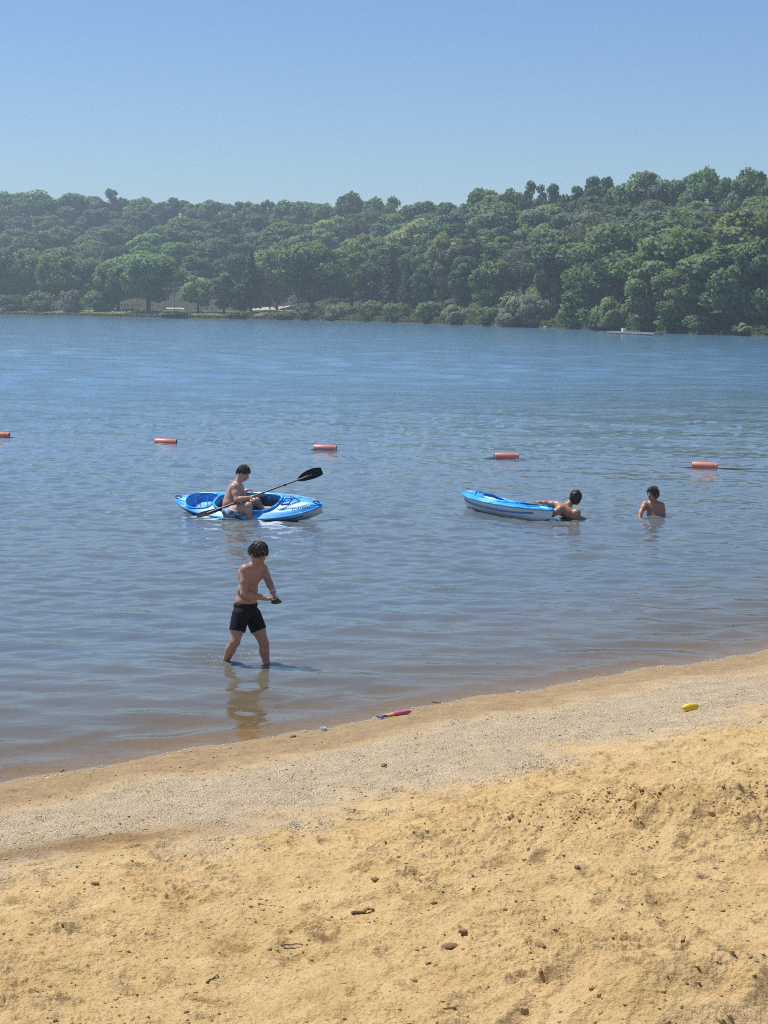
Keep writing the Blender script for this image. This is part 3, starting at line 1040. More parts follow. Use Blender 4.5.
a, b = on_water(611, 331.2, 0.35), on_water(659, 333.2, 0.35)
jt = thing('jetty', 'low pale jetty lying along the far waterline', 'jetty', (a[0], a[1], 0))
dv = (b - a) / np.linalg.norm(b - a)
ang = math.atan2(dv[1], dv[0])
Mz = Matrix.Rotation(ang, 3, 'Z')
Lj = np.linalg.norm(b - a)
mb = MB()
for i in range(int(Lj / 0.16)):
    mb.box(a + dv * (0.08 + i * 0.16) + np.array([0, 0, 0.0]), (0.145, 1.3, 0.05), Mz)
mb.build('deck', M_DOCK, jt, False)
mb = MB()
for s in (-0.62, 0.62):
    mb.box((a + b) / 2 + np.array([-dv[1] * s, dv[0] * s, -0.1]), (Lj, 0.07, 0.14), Mz)
mb.build('beam', M_DOCK, jt, False)
for i in range(5):
    for s in (-0.58, 0.58):
        q = a + dv * Lj * (0.04 + 0.23 * i)
        MB().tube([(q[0] - dv[1] * s, q[1] + dv[0] * s, -1.2), (q[0] - dv[1] * s, q[1] + dv[0] * s, 0.32)], 0.06, 6).build('post', M_DOCK, jt)
bx = a + dv * Lj * 0.27
bc = thing('cooler_box', 'small white cooler box standing on the far jetty', 'cooler', (bx[0], bx[1], 0.38))
MB().box(bx + np.array([0, 0, 0.21]), (0.62, 0.40, 0.34), Mz).build('tub', M_WHITE, bc, False)
MB().box(bx + np.array([0, 0, 0.415]), (0.66, 0.44, 0.07), Mz).build('lid', M_WHITE, bc, False)
MB().tube([bx + dv * -.2 + np.array([0, 0, .45]), bx + dv * -.2 + np.array([0, 0, .52]), bx + dv * .2 + np.array([0, 0, .52]), bx + dv * .2 + np.array([0, 0, .45])], .015, 6).build('handle', M_DOCK, bc)

M_ROCK = simple('pale shore rock', (0.36, 0.33, 0.29), 0.9, 0.25, 5, 0.4)
rr = np.random.default_rng(5)
for k, (px, D) in enumerate([(57, .3), (228, .4), (322, .3), (326, .5), (432, .3), (497, .4), (503, .2), (546, .3), (700, .3)]):
    p = px_bank(px, D)
    mb = MB().ball((p[0], p[1], 0.12), (rr.uniform(.3, .6), .35, rr.uniform(.2, .34)), 8, None, 0.14, rr)
    tag(mb.build('shore_rock', M_ROCK), f"pale rock at the far waterline, {ORD[k + 1]} from the left", 'rock', 'rocks at the far waterline')

# ------------------------------------------------------------------ buoys and their line
M_BUOY = simple('faded orange plastic', (0.78, 0.26, 0.18), 0.38, 0.10, 9)
M_BLACK = simple('black rubber', (0.014, 0.014, 0.015), 0.6, 0.2, 15)
M_ROPE = simple('wet dark rope', (0.10, 0.09, 0.075), 0.8, 0.3, 60)
BUOY = [(-1, 437.2, 'cut off by the left edge'), (165.8, 444.0, 'behind the kayaker, above the stern'), (325, 450.3, 'just above the raised paddle blade'), (506.5, 458.6, 'beyond the kayak with no rider'), (704.5, 468.2, 'beyond the person crouching in the water')]
bpts = []
for k, (px, py, where) in enumerate(BUOY):
    p = on_water(px, py)
    bpts.append(p)
for k, (px, py, where) in enumerate(BUOY):
    p = bpts[k]
    L = 0.57
    o = thing('lane_buoy', 'orange cylinder buoy ' + where, 'buoy', (p[0], p[1], 0.045), 'orange buoys of the swimming line')
    o.rotation_euler = (RAD(RNG.uniform(-4, 4)), RAD(RNG.uniform(-2, 2)), RAD([-3, -9, -6, 4, -11][k]))
    prof = [(-.286, .03), (-.285, .072), (-.278, .086), (-.262, .092), (-.24, .093), (-.235, .088), (-.225, .093), (0, .094), (.225, .093), (.235, .088), (.24, .093), (.262, .092), (.278, .086), (.285, .072), (.286, .03)]
    mb = MB()
    mb.tube([(x, 0, 0) for x, _ in prof], [r for _, r in prof], 20)
    mb.build('float_body', M_BUOY, o, world=False)
    for s in (-1, 1):
        MB().tube([(s * .282, 0, 0), (s * .292, 0, 0)], [.07, .05], 14).build('end_plug', M_BLACK, o, world=False)
pts = []
for i in range(len(bpts) - 1):
    A, B = bpts[i], bpts[i + 1]
    for j in range(40):
        t = j / 40
        q = A * (1 - t) + B * t
        sag = math.sin(math.pi * t)
        near = min(t, 1 - t)
        pts.append((q[0] + 0.03 * math.sin(t * 19 + i), q[1] - 0.25 * sag, 0.02 + 0.03 * math.exp(-near * 30) - 0.07 * min(1, max(0, near - .05) * 7)))
A = bpts[-1]
pts += [tuple(A), (A[0] + 4, A[1] - 0.35, -0.005), (A[0] + 9, A[1] - 0.9, -0.02)]
B0 = bpts[0]
pts = [(B0[0] - 6, B0[1] + .4, -0.01)] + pts
tag(MB().tube(pts, 0.014, 6).build('buoy_rope', M_ROPE), 'dark rope strung through the orange buoys across the lake', 'rope')


# ------------------------------------------------------------------ bodies: smooth-blended volumes turned into one surface
class Body:
    def __init__(s, k=0.03):
        s.p = []
        s.k = k

    def cap(s, a, ra, b, rb, k=None, sub=False):
        s.p.append(('c', np.asarray(a, float), ra, np.asarray(b, float), rb, s.k if k is None else k, sub))
        return s

    def chain(s, pts, rads, k=None):
        for i in range(len(pts) - 1):
            s.cap(pts[i], rads[i], pts[i + 1], rads[i + 1], k)
        return s

    def ell(s, c, r, R=None, k=None, sub=False):
        s.p.append(('e', np.asarray(c, float), np.asarray(r, float), np.eye(3) if R is None else np.asarray(R, float), None, s.k if k is None else k, sub))
        return s

    def cut(s, point, normal):
        s.p.append(('h', np.asarray(point, float), np.asarray(normal, float), None, None, 0.0, True))
        return s

    def mesh(s, name, h=0.006):
        lo, hi = np.full(3, 1e9), np.full(3, -1e9)
        for q in s.p:
            if q[-1]: continue
            if q[0] == 'c':
                for c, r in ((q[1], q[2]), (q[3], q[4])):
                    lo = np.minimum(lo, c - r); hi = np.maximum(hi, c + r)
            else:
                r = q[2].max(); lo = np.minimum(lo, q[1] - r); hi = np.maximum(hi, q[1] + r)
        lo -= 3 * h; hi += 3 * h
        n = np.ceil((hi - lo) / h).astype(int) + 1
        ax = [lo[i] + h * np.arange(n[i]) for i in range(3)]
        V = np.full(n, 0.5)
        for q in s.p:
            kind, k, sub = q[0], q[-2], q[-1]
            if kind == 'h':
                X, Y, Z = np.meshgrid(*ax, indexing='ij')
                d = (X - q[1][0]) * q[2][0] + (Y - q[1][1]) * q[2][1] + (Z - q[1][2]) * q[2][2]
                V = np.maximum(V, d)
                continue
            mg = 2 * k + 4 * h
            if kind == 'c':
                l2 = np.minimum(q[1] - q[2], q[3] - q[4]) - mg; h2 = np.maximum(q[1] + q[2], q[3] + q[4]) + mg
            else:
                r = q[2].max(); l2 = q[1] - r - mg; h2 = q[1] + r + mg
            sl = tuple(slice(max(0, int((l2[i] - lo[i]) / h)), min(n[i], int((h2[i] - lo[i]) / h) + 2)) for i in range(3))
            X, Y, Z = np.meshgrid(ax[0][sl[0]], ax[1][sl[1]], ax[2][sl[2]], indexing='ij')
            P = np.stack([X, Y, Z], -1)
            if kind == 'c':
                ba = q[3] - q[1]
                t = np.clip(((P - q[1]) @ ba) / (ba @ ba + 1e-12), 0, 1)
                d = np.linalg.norm(P - q[1] - t[..., None] * ba, axis=-1) - (q[2] + t * (q[4] - q[2]))
            else:
                L = (P - q[1]) @ q[3]
                k0 = np.linalg.norm(L / q[2], axis=-1); k1 = np.linalg.norm(L / q[2] ** 2, axis=-1)
                d = k0 * (k0 - 1) / (k1 + 1e-9)
            old = V[sl]
            if sub:
                V[sl] = np.maximum(old, -d)
            elif k > 0:
                hh = np.clip(0.5 + 0.5 * (old - d) / k, 0, 1)
                V[sl] = old * (1 - hh) + d * hh - k * hh * (1 - hh)
            else:
                V[sl] = np.minimum(old, d)
        return surface(name, V, lo, h)


def surface(name, V, lo, h):
    ins = V < 0
    nx, ny, nz = V.shape
    c8 = [(i, j, k) for i in (0, 1) for j in (0, 1) for k in (0, 1)]
    sl = lambda o, m: slice(o, o + m - 1)
    cnt = sum(ins[sl(i, nx), sl(j, ny), sl(k, nz)].astype(int) for i, j, k in c8)
    act = (cnt > 0) & (cnt < 8)
    I = np.argwhere(act)
    ids = np.full(act.shape, -1); ids[act] = np.arange(len(I))
    acc = np.zeros((len(I), 3)); num = np.zeros(len(I))
    for a in c8:
        for d in range(3):
            if a[d]: continue
            b = list(a); b[d] = 1
            va = V[I[:, 0] + a[0], I[:, 1] + a[1], I[:, 2] + a[2]]
            vb = V[I[:, 0] + b[0], I[:, 1] + b[1], I[:, 2] + b[2]]
            x = (va < 0) != (vb < 0)
            t = np.where(x, va / np.where(x, va - vb, 1), 0)
            p = np.array(a, float)[None, :] + t[:, None] * (np.array(b) - np.array(a))[None, :]
            acc[x] += p[x]; num[x] += 1
    P = lo + h * (I + acc / num[:, None])
    quads = []
    for d in range(3):
        e1, e2 = (d + 1) % 3, (d + 2) % 3
        s0 = [slice(None)] * 3; s0[d] = slice(0, -1)
        s1 = [slice(None)] * 3; s1[d] = slice(1, None)
        x = ins[tuple(s0)] != ins[tuple(s1)]
        E = np.argwhere(x)
        E = E[(E[:, e1] > 0) & (E[:, e2] > 0) & (E[:, e1] < V.shape[e1] - 1) & (E[:, e2] < V.shape[e2] - 1)]
        def cid(o1, o2):
            c = E.copy(); c[:, e1] -= o1; c[:, e2] -= o2
            return ids[c[:, 0], c[:, 1], c[:, 2]]
        q = np.stack([cid(1, 1), cid(0, 1), cid(0, 0), cid(1, 0)], -1)
        fl = ~ins[E[:, 0], E[:, 1], E[:, 2]]
        q[fl] = q[fl][:, ::-1]
        quads.append(q)
    Q = np.concatenate(quads)
    Q = Q[(Q >= 0).all(1)]
    for _ in range(2):                     # a little relaxing
        acc = np.zeros_like(P); num = np.zeros(len(P))
        for i in range(4):
            a, b = Q[:, i], Q[:, (i + 1) % 4]
            np.add.at(acc, a, P[b]); np.add.at(num, a, 1)
        P = P * 0.5 + 0.5 * acc / np.maximum(num, 1)[:, None]
    return mesh_arrays(name, P, Q)


def frame(fwd, up=(0, 0, 1)):
    f = unit(np.asarray(fwd, float)); l = unit(np.cross(np.asarray(up, float), f)); u = np.cross(f, l)
    return f, l, u


def mat_skin(name, col):
    m, nd, ln, bs, out = newmat(name)
    tc = N(nd, 'TexCoord')
    n = N(nd, 'TexNoise', Scale=14.0, Detail=5.0)
    ln.new(tc.outputs['Object'], n.inputs['Vector'])
    c = ramp(nd, ln, n.outputs['Fac'], [(0.3, tuple(x * f for x, f in zip(col, (0.90, 0.84, 0.80)))), (0.7, tuple(min(1, x * f) for x, f in zip(col, (1.06, 1.06, 1.06))))])
    ln.new(c, bs.inputs['Base Color'])
    bs.inputs['Roughness'].default_value = 0.42
    bs.inputs['Specular IOR Level'].default_value = 0.45
    bs.inputs['Subsurface Weight'].default_value = 0.12
    bs.inputs['Subsurface Radius'].default_value = (0.012, 0.005, 0.003)
    bs.inputs['Subsurface Scale'].default_value = 1.0
    return m


SKIN = mat_skin('boy skin', (0.46, 0.255, 0.175))
SKIN_B = mat_skin('paddler skin', (0.56, 0.32, 0.235))
SKIN_C = mat_skin('swimmer skin', (0.42, 0.225, 0.145))


def mat_hair(name, col):
    m, nd, ln, bs, out = newmat(name)
    tc = N(nd, 'TexCoord')
    mp = N(nd, 'Mapping'); mp.inputs['Scale'].default_value = (60, 60, 14)
    ln.new(tc.outputs['Object'], mp.inputs['Vector'])
    n = N(nd, 'TexNoise', Scale=3.0, Detail=4.0)
    ln.new(mp.outputs[0], n.inputs['Vector'])
    ln.new(ramp(nd, ln, n.outputs['Fac'], [(0.3, tuple(x * 0.6 for x in col)), (0.7, tuple(x * 1.5 for x in col))]), bs.inputs['Base Color'])
    bs.inputs['Roughness'].default_value = 0.45
    b = N(nd, 'Bump', Strength=0.7, Distance=0.006)
    ln.new(n.outputs['Fac'], b.inputs['Height'])
    ln.new(b.outputs[0], bs.inputs['Normal'])
    return m


HAIR = mat_hair('dark brown hair', (0.034, 0.022, 0.015))
M_EYE = simple('eye', (0.03, 0.022, 0.018), 0.15, 0.1, 40)


def head(B, c, fwd, up, sc=1.0):
    """adds a head to a body; returns what the hair and the eyes need"""
    f, l, u = frame(fwd, up)
    R = np.stack([f, l, u], 1)
    q = lambda a, b, d: c + (f * a + l * b + u * d) * sc
    B.ell(q(-.008, 0, .028), np.array([.096, .076, .090]) * sc, R, 0.015)
    B.ell(q(.022, 0, -.035), np.array([.070, .060, .080]) * sc, R, 0.025)
    B.ell(q(.052, 0, -.088), np.array([.030, .034, .024]) * sc, R, 0.022)      # chin
    for s in (-1, 1):
        B.ell(q(.050, s * .038, -.030), np.array([.030, .026, .028]) * sc, R, 0.015)   # cheek
        B.ell(q(-.008, s * .076, -.018), np.array([.021, .011, .033]) * sc, R, 0.006)  # ear
        B.ell(q(.092, s * .031, .004), np.array([.014, .018, .011]) * sc, R, 0, True)  # eye socket
        B.cap(q(.080, s * .014, .023), .010 * sc, q(.070, s * .050, .024), .008 * sc, 0.008)   # brow
    B.cap(q(.084, 0, .008), .009 * sc, q(.106, 0, -.030), .013 * sc, 0.010)
    B.ell(q(.088, 0, -.060), np.array([.012, .026, .010]) * sc, R, 0.006)
    B.ell(q(.101, 0, -.060), np.array([.008, .024, .0022]) * sc, R, 0, True)
    return f, l, u, R, c, sc


def hair_and_eyes(parent, H, lowest=-0.035, fringe=0.055, thick=0.013, shag=0.0, seed=0, mat=None):
    f, l, u, R, c, sc = H
    q = lambda a, b, d: c + (f * a + l * b + u * d) * sc
    B = Body(0.012)
    t = thick
    B.ell(q(-.012, 0, .034), np.array([.097 + t, .077 + t, .091 + t]) * sc, R)
    B.ell(q(-.045, 0, -.005), np.array([.062 + t, .070 + t, .075 + t]) * sc, R, 0.02)
    rg = np.random.default_rng(seed)
    for i in range(26 if shag else 7):
        a, e = rg.uniform(-2.9, 2.9), rg.uniform(0.1, 1.3)
        d = np.array([math.cos(a) * math.cos(e), math.sin(a) * math.cos(e), math.sin(e)])
        p = np.array([-.012, 0, .034]) + d * (np.array([.094, .074, .088]) + t)
        B.ell(q(*p), np.array([.022, .018, .005 + shag]) * sc, R, 0.012)
    # clear the face, the ears and the nape
    B.cut(q(.055, 0, fringe), unit(f * 0.95 - u * 0.55))
    B.cut(q(-.02, 0, lowest), unit(f * 0.45 - u * 0.9))
    hm = B.mesh('hair', 0.0045)
    nv_ = len(hm.vertices)
    co = np.empty(nv_ * 3, np.float32); hm.vertices.foreach_get('co', co); co = co.reshape(-1, 3)
    no = np.array([v.normal[:] for v in hm.vertices])
    mb = MB()
    mb.v = [tuple(p) for p in co]
    mb.f = [tuple(p.vertices) for p in hm.polygons]
    crown_ = q(-.03, .01, .12)
    for i in rg.choice(nv_, 260, replace=False):
        p_, n_ = co[i], no[i]
        if n_ @ u < -0.55: continue
        t_ = p_ - crown_
        t_ = t_ - (t_ @ n_) * n_
        t_ = t_ / (np.linalg.norm(t_) + 1e-6) + rg.normal(size=3) * .14 - u * .2
        L_ = rg.uniform(.022, .042) * sc
        mb.tube([p_ - t_ * L_ * .6 - n_ * .002, p_ + n_ * .0035, p_ + t_ * L_ + n_ * rg.uniform(-.003, .003)], [.0026, .0030, .0008], 4)
    mb.build('hair', mat or HAIR, parent)
    for s in (-1, 1):
        MB().ball(q(.0775, s * .031, .003), .0090 * sc, 10).build('eye', M_EYE, parent)


def hand(B, wrist, dirv, palm, side, sc=1.0, curl=0.5, spread=0.12):
    """palm, four unequal bent fingers and a thumb; dirv points along the hand, palm is the way the palm faces"""
    d = unit(np.asarray(dirv, float)); p = np.asarray(palm, float); p = unit(p - (p @ d) * d)
    s = np.cross(d, p) * side            # towards the thumb
    w = np.asarray(wrist, float)
    R = np.stack([d, s, p], 1)
    B.ell(w + d * .040 * sc, np.array([.046, .036, .015]) * sc, R, 0.012)
    for i, (off, ln_) in enumerate(((.027, .062), (.009, .070), (-.009, .065), (-.026, .050))):
        b = w + d * .076 * sc + s * off * sc
        v = unit(d + s * off * spread * 20)
        c1, c2 = curl * 0.9, curl * 1.9
        m = b + (v * math.cos(c1) + p * math.sin(c1)) * ln_ * 0.5 * sc
        e = m + (v * math.cos(c2) + p * math.sin(c2)) * ln_ * 0.5 * sc
        B.chain([w + d * .05 * sc + s * off * .9 * sc, b, m, e], [.010 * sc, .0092 * sc, .0082 * sc, .0066 * sc], 0.003)
    t0 = w + d * .018 * sc + s * .024 * sc
    t1 = t0 + (d * .6 + s * .75 + p * .3) * .034 * sc
    t2 = t1 + (d * .9 + s * .15 + p * .45) * .032 * sc
    B.chain([t0, t1, t2], [.014 * sc, .0105 * sc, .0078 * sc], 0.006)


def child_parts(root, body_mesh, mat):
    return link_mesh('body', body_mesh, mat, root)


# ---- the wading boy
D0 = float(on_water(247, 662.5)[1])
A = lambda px, py, dy=0.0: at(px, py, D0 + dy)
boy = thing('person', 'boy in black swim shorts wading in the shallows, looking down at his hands', 'person', (*on_water(247, 662.5)[:2], -0.16))
B = Body(0.03)
fw = unit(np.array([0.66, -0.75, 0.0])); rt = np.array([fw[1], -fw[0], 0])
pel = A(246, 611)
chest = A(250, 577.5) + fw * 0.0
neck = A(254.5, 563.5)
lean = unit(chest - pel)
Rb = np.stack([fw, -rt, np.array([0, 0, 1.0])], 1)
hw = 0.098
B.ell(pel, (.088, .118, .085), Rb)
B.ell(A(246.0, 601), (.090, .122, .075), Rb, 0.05)
B.ell(A(247.6, 590), (.086, .116, .085), Rb, 0.05)
B.ell(A(250.3, 578), (.084, .120, .085), Rb, 0.05)
B.ell(A(251, 571), (.074, .128, .055), Rb, 0.05)
for s in (-1, 1):
    B.ell(chest + fw * .055 - rt * s * .052 + np.array([0, 0, .005]), (.035, .05, .04), Rb, 0.03)
    B.ell(chest - fw * .055 - rt * s * .060 + np.array([0, 0, .03]), (.028, .045, .07), Rb, 0.03)
B.cap(A(252, 569), .050, neck, .042, 0.03)
# arms
shR, shL = A(245.5, 569.5, -.10), A(262.5, 568, .085)
elR, wrR = A(243.6, 594, -.16), A(267.5, 598.5, -.16)
elL, wrL = A(268.5, 581, .02), A(273.5, 593, -.10)
B.cap(A(250, 568, -.03), .046, shR, .050, 0.03).cap(A(256, 567, .03), .046, shL, .047, 0.03)
B.chain([shR, shR * .5 + elR * .5, elR], [.050, .042, .034], 0.02)
B.chain([elR, elR * .7 + wrR * .3, wrR], [.034, .037, .0245], 0.015)
B.chain([shL, shL * .5 + elL * .5, elL], [.046, .041, .034], 0.02)
B.chain([elL, elL * .7 + wrL * .3, wrL], [.033, .035, .0245], 0.015)
hand(B, wrR, A(275.5, 600.5, -.17) - wrR, (0.1, 0.25, 1.0), 1, 0.88, 0.75)
hand(B, wrL, A(275.0, 600.5, -.16) - wrL, (-0.2, -0.6, -1.0), 1, 0.88, 0.65)
# legs
hipR, knR, anR = A(240.5, 615, -.07), A(235.0, 642, -.14), A(225.0, 663.5, .10)
hipL, knL, anL = A(252.5, 615, .07), A(264.0, 643.5, .02), A(267.0, 667, .0)
B.chain([hipR, hipR * .5 + knR * .5, knR], [.080, .066, .048], 0.03)
B.chain([knR, knR * .66 + anR * .34 - fw * .012, anR], [.046, .050, .030], 0.02)
B.chain([hipL, hipL * .5 + knL * .5, knL], [.080, .068, .049], 0.03)
B.chain([knL, knL * .66 + anL * .34 - fw * .014, anL], [.047, .050, .032], 0.02)
B.ell(knR + fw * .018, (.032, .034, .036), Rb, 0.02).ell(knL + fw * .018, (.032, .034, .036), Rb, 0.02)
gR, gL = A(222.3, 667, .11), A(267, 672, .0)
for an, toe in ((anR, gR + np.array([.10, -.06, -.05])), (anL, gL + fw * .15 + np.array([0, 0, -.02]))):
    heel = an - fw * .035 + np.array([0, 0, -.06])
    B.cap(an, .034, heel, .032, 0.02).cap(an * .6 + heel * .4, .036, toe, .024, 0.02)
hd = head(B, A(258.4, 553.6), unit(np.array([0.62, -0.52, -0.62])), (0.25, -0.2, 1.0), 0.96)
child_parts(boy, B.mesh('body', 0.0052), SKIN)
hair_and_eyes(boy, hd, lowest=-0.055, fringe=0.012, thick=0.009, seed=3)
# swim shorts
M_SHORTS = simple('black swim cloth', (0.008, 0.008, 0.0095), 0.75, 0.25, 30, 0.4, 0.2)
B = Body(0.03)
B.ell(pel + np.array([0, 0, .004]), (.094, .122, .092), Rb)
B.ell(A(245.7, 604.5), (.100, .134, .05), Rb, 0.03)
tR, tL = hipR * .40 + knR * .60, hipL * .40 + knL * .60
B.cap(hipR, .088, tR, .083, 0.025).cap(hipL, .088, tL, .083, 0.025)
B.cut(A(247, 602.5), unit(np.array([0.06, 0, 1.0])))
dR, dL = unit(knR - hipR), unit(knL - hipL)
Bm = B
# hems: two cuts that act on one leg each
for hem, dd in ((hipR * .48 + knR * .52, dR), (hipL * .50 + knL * .50, dL)):
    Bm.ell(hem + dd * .125, (.125, .125, .125), None, 0, True) if False else None
Bm.cap(hipR * .53 + knR * .47 + dR * .11, .108, hipR * .2 + knR * .8 + dR * .2, .12, 0, True)
Bm.cap(hipL * .57 + knL * .43 + dL * .11, .108, hipL * .2 + knL * .8 + dL * .2, .12, 0, True)
link_mesh('swim_shorts', Bm.mesh('swim_shorts', 0.006), M_SHORTS, boy)
# wristband
M_BAND = simple('woven wristband', (0.62, 0.45, 0.44), 0.7, 0.5, 220)
dv = unit(wrL - elL); aa = unit(np.cross(dv, [0, 0, 1])); bb = np.cross(dv, aa)
for o_ in (-.022, -.008):
    ctr = wrL + dv * o_
    MB().tube([ctr + (aa * math.cos(w) + bb * math.sin(w)) * .0285 for w in np.linspace(0, 2 * math.pi, 20)], .0055, 6).build('wristband', M_BAND, boy)
# what he holds
M_MUD = simple('dark wet sand', (0.045, 0.032, 0.022), 0.35, 0.4, 30, 0.9)
mc = A(275.6, 601.0, -.165)
mb = MB().ball(mc, (.044, .038, .032), 16, None, 0.06, np.random.default_rng(9))
mb.ball(mc + np.array([.035, 0, -.006]), (.028, .025, .02), 10, None, 0.08, np.random.default_rng(10))
tag(mb.build('sand_handful', M_MUD), 'dark wet handful of sand in the hands of the wading boy', 'sand')


# ------------------------------------------------------------------ kayaks
def mat_kayak():
    m, nd, ln, bs, out = newmat('swirled blue plastic')
    tc = N(nd, 'TexCoord')
    mp = N(nd, 'Mapping'); mp.inputs['Scale'].default_value = (1.1, 6.0, 3.0)
    ln.new(tc.outputs['Object'], mp.inputs['Vector'])
    n = N(nd, 'TexNoise', Scale=1.6, Detail=3.0, Distortion=0.9)
    ln.new(mp.outputs[0], n.inputs['Vector'])
    c = ramp(nd, ln, n.outputs['Fac'], [(0.34, (0.018, 0.29, 0.76)), (0.52, (0.045, 0.41, 0.86)), (0.62, (0.16, 0.52, 0.90)), (0.72, (0.58, 0.80, 0.94))])
    ln.new(c, bs.inputs['Base Color'])
    bs.inputs['Roughness'].default_value = 0.42
    return m


M_KAY = mat_kayak()
M_KIN = simple('deep blue plastic', (0.014, 0.16, 0.58), 0.35, 0.15, 6)
M_KWHITE = simple('white hull plastic', (0.72, 0.74, 0.76), 0.35, 0.05, 5)
M_CORD = simple('black bungee cord', (0.012, 0.012, 0.013), 0.6, 0.2, 30)
M_SEAT = simple('dark grey seat plastic', (0.06, 0.065, 0.075), 0.55, 0.2, 12)
M_INSIDE_SHADE = simple('blue plastic with painted shade', (0.050, 0.085, 0.15), 0.5, 0.2, 8)  # shade inside the cockpit painted as a darker, greyer blue
KL, KW = 2.80, 0.78


def half_beam(x):
    u = np.clip(np.abs(2 * x / KL), 0, 1)
    return KW / 2 * np.clip(1 - u ** 2.5, 0, 1) ** 0.72


def sheer(x):
    u = np.abs(2 * x / KL)
    return 0.235 + 0.075 * u ** 2.4


def keel(x):
    u = np.abs(2 * x / KL)
    return 0.15 * u ** 4


def pocket(x, y):
    """depth factor of cockpit (front) and tank well (rear)"""
    c = (np.abs((x - 0.02) / 0.60)) ** 3 + (np.abs(y) / 0.275) ** 3
    t = (np.abs((x + 0.88) / 0.26)) ** 3 + (np.abs(y) / 0.23) ** 3
    return 1 - sstep(0.72, 1.0, c), 1 - sstep(0.65, 1.0, t)


def deck_z(x, y):
    hb = np.maximum(half_beam(x), 1e-3)
    v = np.clip(np.abs(y) / hb, 0, 1)
    top = sheer(x) + 0.085 * (1 - v ** 2.2) * np.where(x > 0, 1.0, 0.7) * np.clip(hb / 0.2, 0, 1)
    groove = 0.012 * np.exp(-((v - 0.62) / 0.06) ** 2) * sstep(0.62, 0.75, np.abs(x))
    return top - groove


